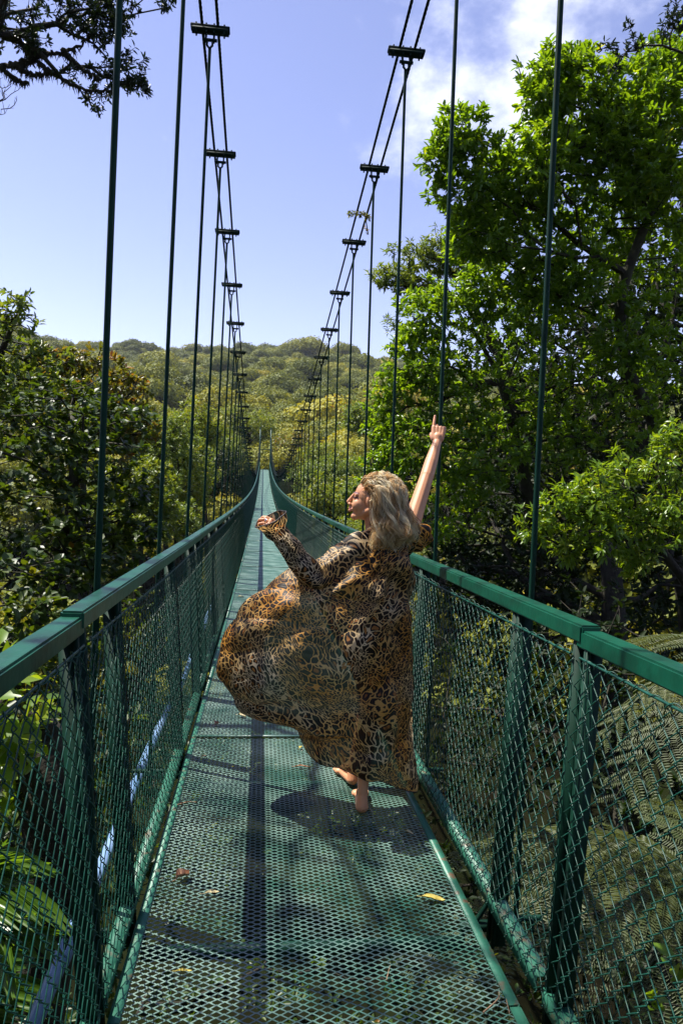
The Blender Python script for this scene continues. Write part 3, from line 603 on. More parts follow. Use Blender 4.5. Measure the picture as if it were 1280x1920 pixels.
# ------------------------------------------------------------------ ferns, palm and plants beside the bridge
def frond_mesh(L_=1.5, npin=24, plen=.34, droop=.55, seed=1, npl=20):
    r = np.random.default_rng(seed); t = np.linspace(0, 1, 40); R = np.stack([L_*(t-.12*t**2*droop), .05*np.sin(t*2.2)*L_, L_*(.42*t-(.42+droop)*t**2)], -1)
    mb = MB(); V, F = tube(R, np.linspace(.0085, .002, 40), 5); Vs = [V]; Fs = [F]; n = len(V); A = [np.full(len(V), .15)]
    P = []; X = []; Z = []; Ln = []; Wd = []
    for i in range(npin):
        f = .12+.87*i/npin; k = f*39; b_ = R[int(k)]; T = norm(R[min(39, int(k)+1)]-R[int(k)-1]); ln = plen*math.sin(math.pi*min(1, f**.8*.97+.03))**.7*(1.02-.25*f)+.02
        for s in (-1, 1):
            side = norm(np.array([0, s*1., 0])+T*.55+np.array([0, 0, -.10])+r.normal(size=3)*.06)
            m = max(4, int(npl*ln/plen)); tt = (np.arange(m)+.5)/m; px_ = b_+side*ln*tt[:, None]+np.array([0, 0, -.35])*(ln*tt**2*.5)[:, None]
            q = np.vstack([b_, px_, b_+side*ln+np.array([0, 0, -.175*ln])]); v, f_ = tube(q, np.linspace(.0022, .0006, len(q)), 3); Vs.append(v); Fs.append(f_+n); n += len(v); A.append(np.full(len(v), .3))
            up = norm(np.cross(side, T)*(1 if s < 0 else -1)+.001)
            up = up*np.sign(up[2]+1e-9)
            for s2 in (-1, 1):
                dd = norm(norm(np.cross(up, side))*s2+side*.35); P.append(px_); X.append(np.repeat(dd[None], m, 0)+r.normal(size=(m, 3))*.06); Z.append(np.repeat(up[None], m, 0))
                Ln.append(ln*.17*(1-tt**2*.75)+.004); Wd.append(np.full(m, ln*.62/m))
    P = np.concatenate(P); v, fs, rr = leaves(P, np.concatenate(X), np.concatenate(Z), np.concatenate(Ln), np.concatenate(Wd), LEAF4, np.clip(r.random(len(P))*.5+.3, 0, 1))
    return mesh_np('frond', np.vstack(Vs+[v]), [np.concatenate(Fs)]+[f+n for f in fs], False, {'rnd': np.concatenate(A+[rr])}, [M['fern']])
FRM = [frond_mesh(1.6, 18, .42, .60, 1, 28), frond_mesh(1.45, 17, .36, .9, 2, 26), frond_mesh(1.2, 16, .30, .4, 3, 24)]
def fern(label, base, fr, trunk=1.6):
    o = empty('tree_fern', base); tag(o, label, 'tree fern')
    mb = MB(); P = spline([(0, 0, -trunk), (.03, .02, -trunk*.5), (0, 0, 0)], 20); mb.tube(P, np.linspace(.075, .055, 20)*RNG.uniform(.9, 1.12, 20), 9)
    obj('trunk', mb.me('trunk', [M['barkd']], True), o)
    for (az, el, sc, k, roll) in fr:
        f = obj('frond', FRM[k], o); f.rotation_euler = (math.radians(roll), math.radians(-el), math.radians(az)); f.scale = (sc,)*3
    return o
c1 = at(1340, 1700, 3.3); fern('pale tree fern arching its fronds down beside the lower right mesh side', c1, [(150, 24, 1.0, 0, 10), (178, 16, 1.05, 0, -6), (205, 4, .95, 1, -10), (112, 12, .95, 2, 10), (250, 15, .9, 2, 0), (60, 20, 1, 0, 0), (10, 20, 1, 1, 0), (300, 20, 1, 0, 0)], 2.5)
c2 = at(1450, 1270, 3.6); fern('tall tree fern dropping lit fronds over the right handrail from outside the frame', c2, [(170, 14, .85, 1, 10), (192, 0, .85, 0, 0), (120, 10, 1, 0, 0), (60, 20, 1, 1, 0), (0, 20, 1, 0, 0), (260, 10, .9, 1, 0)], 3.5)
# palm at bottom left
def palm(label, base, fr):
    o = empty('palm', base); tag(o, label, 'palm'); r = np.random.default_rng(3)
    mb = MB(); mb.tube([(0, 0, -2), (0, 0, 0)], .03, 7); obj('stem', mb.me('stem', [M['barkd']], True), o)
    for az, el, L_ in fr:
        t = np.linspace(0, 1, 24); a = math.radians(az); h = np.array([math.cos(a), math.sin(a), 0]); R = h*L_*(t[:, None])*math.cos(math.radians(el))+np.array([0, 0, 1.])*((math.sin(math.radians(el))*t-.45*t**2)*L_)[:, None]
        V, F = tube(R, np.linspace(.007, .002, 24), 5); m = 26; P = []; X = []; Z = []
        for i in range(m):
            f = .15+.83*i/m; b_ = R[int(f*23)]; T = norm(R[min(23, int(f*23)+1)]-R[max(0, int(f*23)-1)]); sd = np.cross(T, (0, 0, 1.)); sd /= np.linalg.norm(sd)
            for s in (-1, 1): P.append(b_); X.append(norm(T*.75+sd*s+np.array([0, 0, -.25])+r.normal(size=3)*.05)); Z.append(np.array([0, 0, 1.])+T*-.2+sd*s*.3)
        v, fs, rr = leaves(np.array(P), np.array(X), np.array(Z), L_*.5*r.uniform(.85, 1.1, len(P)), .026, LEAF8)
        me = mesh_np('frond', np.vstack([V, v]), [F]+[f+len(V) for f in fs], False, {'rnd': np.concatenate([np.zeros(len(V)), rr])}, [M['palm']]); obj('frond', me, o)
palm('small palm with bright parallel leaflets in the bottom left corner', at(-190, 1760, 2.2), [(20, 40, .50), (-10, 30, .44), (50, 45, .5), (80, 35, .5), (0, 60, .46), (120, 40, .5), (-60, 30, .5), (30, 12, .42)])
palm('dim palm behind the blue pipe at the bottom left', at(-190, 2020, 2.4), [(40, 50, .6), (10, 45, .5), (70, 50, .6), (110, 40, .6), (-30, 40, .5)])
tree('broadleaf_bush', 'bush with big ragged sunlit leaves touching the lower left mesh', [at(-120, 1700, 2.9), at(-80, 1450, 2.8), at(-20, 1350, 2.8)], .014,
     bl([(15, 1325, 2.8, .12, 16), (60, 1350, 3.0, .07, 7), (20, 1420, 2.9, .13, 15), (10, 1480, 3, .12, 12), (-10, 1260, 3, .1, 9)]), 'leafS', .11, .5, 4, LEAF8, cat='bush', skel=1, rmin=.002, step=.08, flat=1.0)
tree('broadleaf_bush', 'shaded bush with speckled undergrowth below the left mesh side', [at(-100, 1900, 4.2), at(20, 1600, 4.2)], .03,
     bl([(60, 1460, 4.4, .5, 90), (0, 1600, 4.2, .5, 90), (130, 1500, 5, .5, 80), (250, 1330, 6, .45, 80), (290, 1500, 5.4, .5, 70), (200, 1700, 4.6, .6, 90), (230, 1180, 8, .5, 80), (120, 1250, 6, .5, 80), (60, 1180, 5, .25, 40)]), 'leafL', .09, .5, 6, LEAF6, cat='bush', skel=.3, rmin=.003)
tree('dead_stump', 'thick dark trunk behind the near left mesh side', [at(40, 2100, 3.1), at(90, 1800, 3.1), at(100, 1600, 3.1), at(85, 1480, 3.1)], .12,
     bl([(60, 1370, 3.2, .10, 8)]), 'leafD', .07, .5, 3, LEAF6, cat='tree trunk', skel=1, bark='barkd')
tree('broadleaf_bush', 'dark speckled bushes below the right side of the walkway', [at(1300, 1900, 5), at(1150, 1700, 5)], .05,
     bl([(900, 1400, 7.5, .9, 170), (1050, 1350, 6.5, .8, 150), (1200, 1330, 6, .8, 150), (850, 1650, 6.5, .7, 110), (1000, 1800, 5, .6, 90), (1150, 1850, 4.6, .6, 90), (1270, 1600, 5, .7, 90), (820, 1250, 9.5, 1.1, 200), (950, 1250, 9, 1, 160), (1130, 1200, 8, .8, 130)]),
     'leafD', .10, .45, 7, LEAF6, cat='bush', skel=.25, bark='barkd')
tree('ground_shrub', 'dark low shrubs on the forest floor seen through the deck grating', [(-2, 9, -6.4), (-1.5, 9, -5.8)], .04,
     [((x_, y_, -5.9), (1.5, 1.5, .55), 95) for x_, y_ in ((-3, 3), (-1, 5), (1.5, 4), (-2.5, 8), (.5, 9), (2.8, 8), (-1, 12), (2, 13), (-3.5, 12), (0, 17), (3.5, 17), (-3, 17), (1, 20.5), (-2.5, 21))], 'leafL', .13, .45, 6, LEAF6, cat='shrubs', skel=.06, bark='barkd')
tree('broad_leaf_sprig', 'sprig of three large pale leaves in the bottom right corner', [at(1340, 1950, 2.3), at(1290, 1850, 2.2), at(1270, 1810, 2.2)], .006,
     bl([(1262, 1800, 2.2, .02, 3), (1225, 1885, 2.2, .02, 2)]), 'leafS', .10, .42, 2, LEAF8, cat='sprig', skel=1, rmin=.002, step=.05, flat=1)
tree('air_plant', 'small reddish air plant growing on the right main cable', [at(690, 440, 7.6), at(686, 415, 7.6)], .006,
     bl([(672, 402, 7.55, (.12, .04, .015), 26), (690, 408, 7.6, .03, 8), (688, 430, 7.6, .02, 3)]), 'leafO', .035, .4, 5, LEAF6, cat='air plant', skel=1, rmin=.0015, step=.05)
# ------------------------------------------------------------------ litter on the deck
def litter(name, lab, px, py, ln, wd, az, col, curl=.25):
    for Y in np.linspace(1.4, 12, 5000):
        p = at(px, py, Y)
        if p[2] <= dzf(Y)+.012: break
    bm = bmesh.new(); n = 10; m = 6; grid = []
    for i in range(n+1):
        t = i/n; wv = wd*.5*math.sin(math.pi*min(1, t*.96+.02))**.75; row = []
        for j in range(m+1):
            u = j/m*2-1; row.append(bm.verts.new(((t-.5)*ln, u*wv, curl*wd*(u*u*.8)+.22*curl*ln*math.sin(t*5)+.003+abs(RNG.normal())*.0012)))
        grid.append(row)
    for i in range(n):
        for j in range(m): bm.faces.new((grid[i][j], grid[i+1][j], grid[i+1][j+1], grid[i][j+1]))
    me = bpy.data.meshes.new(name); bm.to_mesh(me); bm.free()
    for q in me.polygons: q.use_smooth = True
    me.materials.append(col); o = empty(name, p, az); b_ = obj('blade', me, o)
    mb = MB(); mb.tube([(-ln*.5-.02, .002, .004), (-ln*.45, 0, .004), (ln*.3, 0, .004+.1*curl*ln)], .0011, 4); obj('stalk', mb.me('stalk', [col]), o); tag(o, lab, 'fallen leaf', 'fallen leaves on the deck')
lc = {'brown': plain('dry_leaf', (.30, .15, .08), (.45, .28, .17), scale=60, rough=.7), 'yellow': plain('yellow_leaf', (.50, .40, .06), (.62, .52, .16), scale=50, rough=.6), 'pale': plain('pale_leaf', (.48, .42, .22), (.60, .50, .30), scale=50, rough=.6), 'pink': plain('pink_leaf', (.33, .14, .12), (.45, .24, .20), scale=50, rough=.7)}
litter('fallen_leaf', 'curled brown fallen leaf near the left deck edge', 343, 1645, .062, .048, .7, lc['brown'], .5)
litter('fallen_leaf', 'narrow cream leaf just right of the curled brown leaf', 398, 1675, .055, .018, .2, lc['pale'])
litter('fallen_leaf', 'long yellow leaf near the right deck edge', 812, 1686, .088, .026, -.25, lc['yellow'])
litter('fallen_leaf', 'pale triangular leaf left of the robe hem', 453, 1343, .055, .035, -.5, lc['pale'], .4)
litter('fallen_leaf', 'small pink brown leaf beyond the deck joint on the left', 406, 1359, .035, .033, .9, lc['pink'], .7)
litter('fallen_leaf', 'tiny yellow leaf beneath the lower robe hem', 563, 1402, .035, .02, 1.2, lc['yellow'])
litter('fallen_leaf', 'thin tan leaf lying on the dashed deck seam', 568, 1438, .09, .012, .05, lc['brown'])
litter('fallen_leaf', 'faint dry leaf by the left edge above the seam', 382, 1419, .03, .015, .5, lc['brown'])
litter('fallen_leaf', 'small dark leaf in the shadow far up the deck', 452, 1119, .09, .05, .5, lc['pale'])
litter('fallen_leaf', 'dry leaf on the shaded deck right of the bare foot', 767, 1562, .04, .014, -.7, lc['pale'])
litter('fallen_leaf', 'thin greenish leaf on the near left deck', 345, 1822, .05, .010, .05, lc['yellow'])
def twig(lab, pts, r):
    Q = []
    for px, py in pts:
        for Y in np.linspace(1.4, 8, 5000):
            p = at(px, py, Y)
            if p[2] <= dzf(Y)+.006: break
        Q.append(p+np.array([0, 0, .004+.01*RNG.random()]))
    mb = MB(); mb.tube(spline(Q, 20), np.linspace(r, r*.4, 20)*RNG.uniform(.8, 1.2, 20), 6); m_ = mb.me('twig', [plain('dry_twig', (.20, .12, .07), (.30, .2, .12), scale=40, rough=.8)], True); m_.transform(Matrix.Translation(-Vector(Q[0])))
    tag(obj('fallen_twig', m_, None, Q[0]), lab, 'twig')
twig('curved brown twig near the bottom right deck edge', [(905, 1902), (932, 1880), (934, 1862)], .0032)
twig('straight dark stick on the left deck edge', [(332, 1511), (352, 1508), (371, 1507)], .0035)
twig('pale upright looking twig at the near middle of the deck', [(724, 1842), (728, 1826), (731, 1815)], .0018)
twig('thin pale twig by the curved brown twig', [(948, 1880), (955, 1905)], .0015)
# ------------------------------------------------------------------ the woman in the robe
SK, skt, sko = newmat('skin')
sp_ = N(skt, 'ShaderNodeBsdfPrincipled'); sp_.inputs['Roughness'].default_value = .48; sp_.inputs['Subsurface Weight'].default_value = .18; sp_.inputs['Subsurface Radius'].default_value = (.02, .008, .004); sp_.inputs['Subsurface Scale'].default_value = .6
_ra = N(skt, 'ShaderNodeAttribute', attribute_name='tint'); skt.links.new(ramp(skt, [(0, (.58, .275, .14)), (.5, (.42, .12, .10)), (1, (.05, .025, .02))], _ra.outputs['Fac']), sp_.inputs['Base Color']); skt.links.new(sp_.outputs[0], sko.inputs[0])
def capsule(mb, a, b, ra, rb, fl=None, n=14):
    """tapered capsule, optionally flattened: fl=(axis vector, factor)"""
    a = np.asarray(a, float); b = np.asarray(b, float); T = norm(b-a); L_ = np.linalg.norm(b-a); u = np.cross(T, (0, 0, 1.)); u = np.cross(T, (0, 1., 0)) if np.linalg.norm(u) < .2 else u; u = norm(u); v = np.cross(T, u)
    prof = [(-math.cos(k)*ra, math.sin(k)*ra) for k in np.linspace(.12, math.pi/2, 6)]+[(L_*f, ra*(1-f)+rb*f) for f in np.linspace(.05, .95, 8)]+[(L_+math.sin(k)*rb, math.cos(k)*rb) for k in np.linspace(0, math.pi/2-.12, 6)]
    th = np.arange(n)*2*np.pi/n; V = np.array([a+T*h+(u*np.cos(q)+v*np.sin(q))*r for h, r in prof for q in th])
    if fl is not None:
        ax = norm(np.asarray(fl[0], float)); c = (a+b)/2; d = V-c; V = c+d-ax*(d@ax)[:, None]*(1-fl[1])
    m = len(prof); i, j = np.meshgrid(np.arange(m-1), np.arange(n), indexing='ij'); j2 = (j+1) % n
    mb.add(V, np.stack([i*n+j, i*n+j2, (i+1)*n+j2, (i+1)*n+j], -1).reshape(-1, 4)); mb.add(V[:n][::-1], np.array([list(range(n))])); mb.add(V[-n:], np.array([list(range(n))]))
def ellip(mb, c, r, Rm=np.eye(3), n=16):
    V = []
    for i in range(1, n):
        for j in range(n*2): a = math.pi*i/n; b = math.pi*j/n; V.append((math.sin(a)*math.cos(b)*r[0], math.sin(a)*math.sin(b)*r[1], math.cos(a)*r[2]))
    V = np.array(V) @ np.asarray(Rm).T+np.asarray(c); m = n-1; k = n*2; i, j = np.meshgrid(np.arange(m-1), np.arange(k), indexing='ij'); j2 = (j+1) % k
    mb.add(V, np.stack([i*k+j, (i+1)*k+j, (i+1)*k+j2, i*k+j2], -1).reshape(-1, 4)); mb.add(V[:k], np.array([list(range(k))])); mb.add(V[-k:][::-1], np.array([list(range(k))]))
def remesh(mb, name, vox, mats, smooth=3, org=None):
    me = mb.me(name, mats); o = bpy.data.objects.new('tmp', me); C.objects.link(o)
    md = o.modifiers.new('r', 'REMESH'); md.mode = 'VOXEL'; md.voxel_size = vox; md.use_smooth_shade = True
    sm = o.modifiers.new('s', 'SMOOTH'); sm.factor = .5; sm.iterations = smooth
    dg = bpy.context.evaluated_depsgraph_get(); m2 = bpy.data.meshes.new_from_object(o.evaluated_get(dg)); bpy.data.objects.remove(o); m2.name = name
    m2.materials.clear(); [m2.materials.append(m) for m in mats]
    for p in m2.polygons: p.use_smooth = True
    if org is not None: m2.transform(Matrix.Translation(-Vector(org)))
    return m2
PY = 3.45; ORG = at(688, 1512, 3.42); ORG[2] = dzf(3.42)+.004
W_ = empty('person', ORG); tag(W_, 'barefoot woman in sheer leopard print robe walking away, one arm pointing up, wavy blonde hair', 'person')
def mkframe(X, Z):
    X = norm(np.asarray(X, float)); Y = norm(np.cross(Z, X)); Z = np.cross(X, Y); return np.stack([X, Y, Z], 1)
HC = at(694, 937, PY); HF = mkframe((-.955, .26, .10), (0.09, 0, 1))     # x = face, y = her left, z = up
def hp(*p): return HC+HF @ np.array(p, float)
body = MB()
ellip(body, hp(-.014, 0, .022), (.094, .074, .088), HF); ellip(body, hp(.030, 0, -.030), (.058, .060, .078), HF)
capsule(body, hp(.064, -.010, -.094), hp(.064, .010, -.094), .020, .020)
for s in (-1, 1):
    capsule(body, hp(.058, s*.014, -.094), hp(-.012, s*.056, -.050), .017, .020); ellip(body, hp(.052, s*.034, -.036), (.032, .026, .034), HF)
    capsule(body, hp(.080, s*.010, .019), hp(.066, s*.042, .016), .009, .008); ellip(body, hp(.098, s*.0115, -.036), (.010, .007, .007), HF)
    ellip(body, hp(-.006, s*.074, -.006), (.018, .008, .030), HF); ellip(body, hp(.066, s*.029, .000), (.0165, .016, .0135), HF)
capsule(body, hp(.086, 0, .012), hp(.108, 0, -.026), .0085, .0105); capsule(body, hp(.104, 0, -.030), hp(.093, 0, -.042), .0085, .006)
for s in (-1, 1): capsule(body, hp(.0965, 0, -.0545), hp(.082, s*.022, -.059), .0072, .004); capsule(body, hp(.0955, 0, -.068), hp(.081, s*.020, -.063), .0082, .004)
capsule(body, hp(-.022, 0, -.05), hp(-.058, 0, -.175), .050, .052)
NK = hp(-.055, 0, -.165)
# torso, facing away from the camera
SL = at(662, 1022, 3.46); SR = at(765, 1002, 3.46); CH = (SL+SR)/2+np.array([0, .0, -.13]); WA = at(706, 1128, 3.44); HI = at(706, 1190, 3.43)
capsule(body, NK, SL*.75+NK*.25+np.array([0, 0, -.012]), .044, .050); capsule(body, NK, SR*.75+NK*.25+np.array([0, 0, -.012]), .044, .052)
capsule(body, SL, SL+np.array([.01, 0, -.02]), .052, .05); capsule(body, SR, SR+np.array([-.01, 0, -.02]), .055, .05)
ellip(body, CH+np.array([0, 0, .05]), (.150, .092, .13)); ellip(body, CH+np.array([0, 0, -.04]), (.135, .092, .15)); ellip(body, (CH+WA)/2+np.array([0, 0, -.02]), (.118, .085, .15)); ellip(body, WA, (.112, .085, .12)); ellip(body, HI, (.152, .108, .12)); ellip(body, HI+np.array([.062, -.035, -.055]), (.085, .09, .095)); ellip(body, HI+np.array([-.062, -.035, -.055]), (.085, .09, .095))
for s in (-1, 1): ellip(body, CH+np.array([s*.065, .075, .0]), (.058, .05, .058))
# legs: near foot flat behind, far foot one step ahead
def foot(ank, yaw, pitch, toe):
    f = np.array([math.sin(yaw)*math.cos(pitch), math.cos(yaw)*math.cos(pitch), math.sin(pitch)]); sd = np.array([math.cos(yaw), -math.sin(yaw), 0.]); up = np.cross(sd, f)
    heel = ank+np.array([0, 0, -.065])-f*.018; ball = heel+f*.155+up*-.004
    capsule(body, ank, heel+up*.006, .023, .031); capsule(body, heel+up*.002, ball, .032, .030, (up, .85)); capsule(body, ank+f*.02+up*-.01, ball+up*.01, .030, .022)
    capsule(body, ball-sd*.022, ball+sd*.022, .024, .021, (up, .75))
    for k in range(5): b_ = ball+sd*((k-2)*.0165)+f*.012; capsule(body, b_, b_+f*(.040-.005*abs(k-(4 if toe > 0 else 0)))-up*.006, .0105, .0085, None, 8)
aN = at(679, 1487, 3.23); aN[2] = dzf(3.23)+.100
aF = at(659, 1450, 3.54); aF[2] = dzf(3.54)+.105
HPR = HI+np.array([.075, 0, -.06]); HPL = HI+np.array([-.075, 0, -.06])
kN = (HPL*.48+aN*.52)+np.array([.035, .03, .03]); kF = (HPR*.48+aF*.52)+np.array([.01, .07, .02])
for h, k, a in ((HPR, kN, aN), (HPL, kF, aF)):
    capsule(body, h, k, .082, .052); capsule(body, k, k*.7+a*.3, .048, .048); capsule(body, k*.72+a*.28+np.array([0, -.012, 0]), k*.3+a*.7, .049, .031); capsule(body, k*.3+a*.7, a, .031, .025)
foot(aN, .10, -.02, 1); foot(aF, -.22, -.10, -1)
# raised right arm with pointing hand
EL = at(800, 893, 3.62); WR = at(819, 829, 3.74)
capsule(body, SR, SR*.55+EL*.45, .050, .043); capsule(body, SR*.55+EL*.45, EL, .043, .036); capsule(body, EL, EL*.6+WR*.4, .037, .035); capsule(body, EL*.6+WR*.4, WR, .035, .0235)
def hand(wr, X, Z, curls, thumb, spread=.010, sc=1.0, side=1):
    """X along the hand, Z back of the hand, y = towards the thumb (side sign)"""
    Fm = mkframe(X, Z); h = lambda x, y, z: wr+Fm @ (np.array([x, y*side, z])*sc)
    capsule(body, h(0, 0, 0), h(.03, 0, 0), .024*sc, .026*sc, (Fm[:, 2], .8))
    for y in (-.026, -.009, .009, .027): capsule(body, h(.018, y*.72, 0), h(.082, y, -.001), .0145*sc, .0125*sc, (Fm[:, 2], .95), 10)
    for k, (y, ln) in enumerate(((.029, .070), (.010, .078), (-.010, .073), (-.028, .056))):
        c = curls[k]; p = np.array([.084-.004*abs(k-1), y, 0.]); a = c*.5; r = .0088
        for q, fr in enumerate((.45, .31, .24)):
            d = np.array([math.cos(a), spread*(1.5-k)*3, -math.sin(a)]); p2 = p+d*ln*fr; capsule(body, h(*p), h(*p2), r*sc, (r-.0007)*sc, None, 8); p = p2; r -= .0007; a += c*.62
    t0 = np.array([.02, .024, -.006]); t1 = t0+np.array([.028, .022 if thumb == 0 else .012, -.016]); t2 = t1+np.array([.028, .008 if thumb == 0 else -.014, -.008]); t3 = t2+np.array([.020, .002 if thumb == 0 else -.016, -.006])
    capsule(body, h(*t0), h(*t1), .0135*sc, .011*sc, None, 9); capsule(body, h(*t1), h(*t2), .0105*sc, .0095*sc, None, 9); capsule(body, h(*t2), h(*t3), .0095*sc, .0075*sc, None, 9); return h
hand(WR, at(826, 775, 3.80)-WR, (-.25, -1, .1), (.06, 1.75, 1.85, 1.9), 1, .0, 1.05, 1)
# bent left arm, hand half hidden in the flared cuff
EL2 = at(592, 1080, 3.33); WR2 = at(527, 1003, 3.26)
capsule(body, SL, SL*.5+EL2*.5, .046, .040); capsule(body, SL*.5+EL2*.5, EL2, .040, .034); capsule(body, EL2, EL2*.6+WR2*.4, .035, .033); capsule(body, EL2*.6+WR2*.4, WR2, .033, .022)
lh = hand(WR2, at(494, 972, 3.24)-WR2, (.15, -.72, .70), (.95, 1.05, 1.15, 1.2), 0, .012, .95, -1)
bme = remesh(body, 'body', .0030, [SK], 2)
v = np.empty(len(bme.vertices)*3, np.float32); bme.vertices.foreach_get('co', v); v = v.reshape(-1, 3)
hl = (v-HC) @ HF; tn = np.zeros(len(v))
lip = (np.abs(hl[:, 1]) < .024) & (hl[:, 2] < -.050) & (hl[:, 2] > -.075) & (hl[:, 0] > .084); tn[lip] = .25
brow = (hl[:, 2] > .020) & (hl[:, 2] < .0285) & (np.abs(hl[:, 1]) > .012) & (np.abs(hl[:, 1]) < .050) & (hl[:, 0] > .05); tn[brow] = .92
lash = (np.abs(hl[:, 2]-.001-(.05-np.abs(hl[:, 1]))*.06) < .0048) & (np.abs(hl[:, 1]) > .013) & (np.abs(hl[:, 1]) < .046) & (hl[:, 0] > .055); tn[lash] = 1
a_ = bme.attributes.new('tint', 'FLOAT', 'POINT'); a_.data.foreach_set('value', tn.astype(np.float32))
bme.transform(Matrix.Translation(-Vector(ORG))); obj('body', bme, W_)
# ring on the left hand
rp = lh(.108, -.000, -.006); mb = MB(); th = np.linspace(0, 2*math.pi, 24); hd = norm(at(494, 972, 3.24)-WR2)
Rr = mkframe(norm(hd*.75+np.array([0, 0, -.4])), (0, -1, .2)); mb.tube([rp+Rr[:, 1]*.0115*math.cos(t)+Rr[:, 2]*.0115*math.sin(t)-ORG for t in th], .0026, 5)
obj('ring', mb.me('ring', [plain('silver', (.8, .8, .8), rough=.2, metal=1)], True), W_)
# dark swimsuit under the robe
sw = MB(); ellip(sw, HI+np.array([0, 0, .0]), (.155, .112, .085)); ellip(sw, HI+np.array([.058, -.036, -.05]), (.082, .093, .075)); ellip(sw, HI+np.array([-.058, -.036, -.05]), (.082, .093, .075))
sm_ = remesh(sw, 'swimsuit', .006, [plain('black_fabric', (.012, .011, .012), rough=.8)], 2, ORG); obj('swimsuit', sm_, W_)
st_ = MB(); ellip(st_, CH+np.array([0, .012, -.005]), (.148, .100, .045)); obj('swimsuit_top', remesh(st_, 'swimsuit_top', .006, [bpy.data.materials['black_fabric']], 2, ORG), W_)
# ---- leopard cloth material
LP, t, o_ = newmat('leopard_chiffon'); l = t.links.new
uv = N(t, 'ShaderNodeAttribute', attribute_name='uvw'); 
n1 = N(t, 'ShaderNodeTexNoise'); n1.inputs['Scale'].default_value = 3.0; n1.inputs['Detail'].default_value = 3; l(uv.outputs['Vector'], n1.inputs['Vector'])
sb = N(t, 'ShaderNodeVectorMath', operation='SUBTRACT'); sb.inputs[1].default_value = (.5, .5, .5); l(n1.outputs['Color'], sb.inputs[0])
sc_ = N(t, 'ShaderNodeVectorMath', operation='SCALE'); sc_.inputs['Scale'].default_value = .34; l(sb.outputs[0], sc_.inputs[0])
av = N(t, 'ShaderNodeVectorMath', operation='ADD'); l(uv.outputs['Vector'], av.inputs[0]); l(sc_.outputs[0], av.inputs[1])
n0 = N(t, 'ShaderNodeTexNoise'); n0.inputs['Scale'].default_value = 34; l(uv.outputs['Vector'], n0.inputs['Vector'])
sb2 = N(t, 'ShaderNodeVectorMath', operation='SUBTRACT'); sb2.inputs[1].default_value = (.5, .5, .5); l(n0.outputs['Color'], sb2.inputs[0])
s2 = N(t, 'ShaderNodeVectorMath', operation='SCALE'); s2.inputs['Scale'].default_value = .014; l(sb2.outputs[0], s2.inputs[0]); a2 = N(t, 'ShaderNodeVectorMath', operation='ADD'); l(av.outputs[0], a2.inputs[0]); l(s2.outputs[0], a2.inputs[1])
big = N(t, 'ShaderNodeTexNoise'); big.inputs['Scale'].default_value = 4.2; big.inputs['Detail'].default_value = 1; l(uv.outputs['Vector'], big.inputs['Vector'])
def vor(scale):
    e = N(t, 'ShaderNodeTexVoronoi', feature='DISTANCE_TO_EDGE'); e.inputs['Scale'].default_value = scale; l(a2.outputs[0], e.inputs['Vector']); f = N(t, 'ShaderNodeTexVoronoi', feature='F1'); f.inputs['Scale'].default_value = scale; l(a2.outputs[0], f.inputs['Vector']); return e.outputs['Distance'], f.outputs['Distance'], f.outputs['Color']
eA, fA, cA = vor(30); eB, fB, cB = vor(54)
sel = N(t, 'ShaderNodeMath', operation='GREATER_THAN'); sel.inputs[1].default_value = .52; l(big.outputs['Fac'], sel.inputs[0])
def pick(a, b):
    m = N(t, 'ShaderNodeMix', data_type='FLOAT'); l(sel.outputs[0], m.inputs[0]); l(a, m.inputs[2]); l(b, m.inputs[3]); return m.outputs[0]
E_ = pick(eA, eB); F_ = pick(fA, fB)
tone = N(t, 'ShaderNodeTexNoise'); tone.inputs['Scale'].default_value = 2.6; tone.inputs['Detail'].default_value = 2; l(uv.outputs['Vector'], tone.inputs['Vector'])
tan = ramp(t, [(.38, (.66, .30, .045)), (.5, (.66, .42, .15)), (.62, (.72, .60, .42))], tone.outputs['Fac'])
brn = ramp(t, [(.3, (.30, .10, .02)), (.7, (.42, .19, .05))], tone.outputs['Fac'])
# wobbling edge width
wn = N(t, 'ShaderNodeTexNoise'); wn.inputs['Scale'].default_value = 26; l(uv.outputs['Vector'], wn.inputs['Vector'])
em = N(t, 'ShaderNodeMath', operation='MULTIPLY_ADD'); em.inputs[1].default_value = -.16; em.inputs[2].default_value = .065; l(wn.outputs['Fac'], em.inputs[0]); ee = N(t, 'ShaderNodeMath', operation='ADD'); l(E_, ee.inputs[0]); l(em.outputs[0], ee.inputs[1])
k1 = N(t, 'ShaderNodeMapRange'); k1.inputs[1].default_value = .048; k1.inputs[2].default_value = .066; l(ee.outputs[0], k1.inputs[0])
fc = N(t, 'ShaderNodeMath', operation='ADD'); l(F_, fc.inputs[0]); l(em.outputs[0], fc.inputs[1]); k2 = N(t, 'ShaderNodeMapRange'); k2.inputs[1].default_value = .27; k2.inputs[2].default_value = .20; l(fc.outputs[0], k2.inputs[0])
isA = N(t, 'ShaderNodeMath', operation='SUBTRACT'); isA.inputs[0].default_value = 1; l(sel.outputs[0], isA.inputs[1]); k3 = N(t, 'ShaderNodeMath', operation='MULTIPLY'); l(k2.outputs[0], k3.inputs[0]); l(isA.outputs[0], k3.inputs[1])
m1 = N(t, 'ShaderNodeMixRGB'); l(k1.outputs[0], m1.inputs[0]); l(tan, m1.inputs[1]); m1.inputs[2].default_value = (.014, .009, .007, 1)
m2 = N(t, 'ShaderNodeMixRGB'); l(k3.outputs[0], m2.inputs[0]); l(m1.outputs[0], m2.inputs[1]); l(brn, m2.inputs[2])
pb = N(t, 'ShaderNodeBsdfPrincipled'); pb.inputs['Roughness'].default_value = .5; pb.inputs['Specular IOR Level'].default_value = .3; l(m2.outputs[0], pb.inputs['Base Color'])
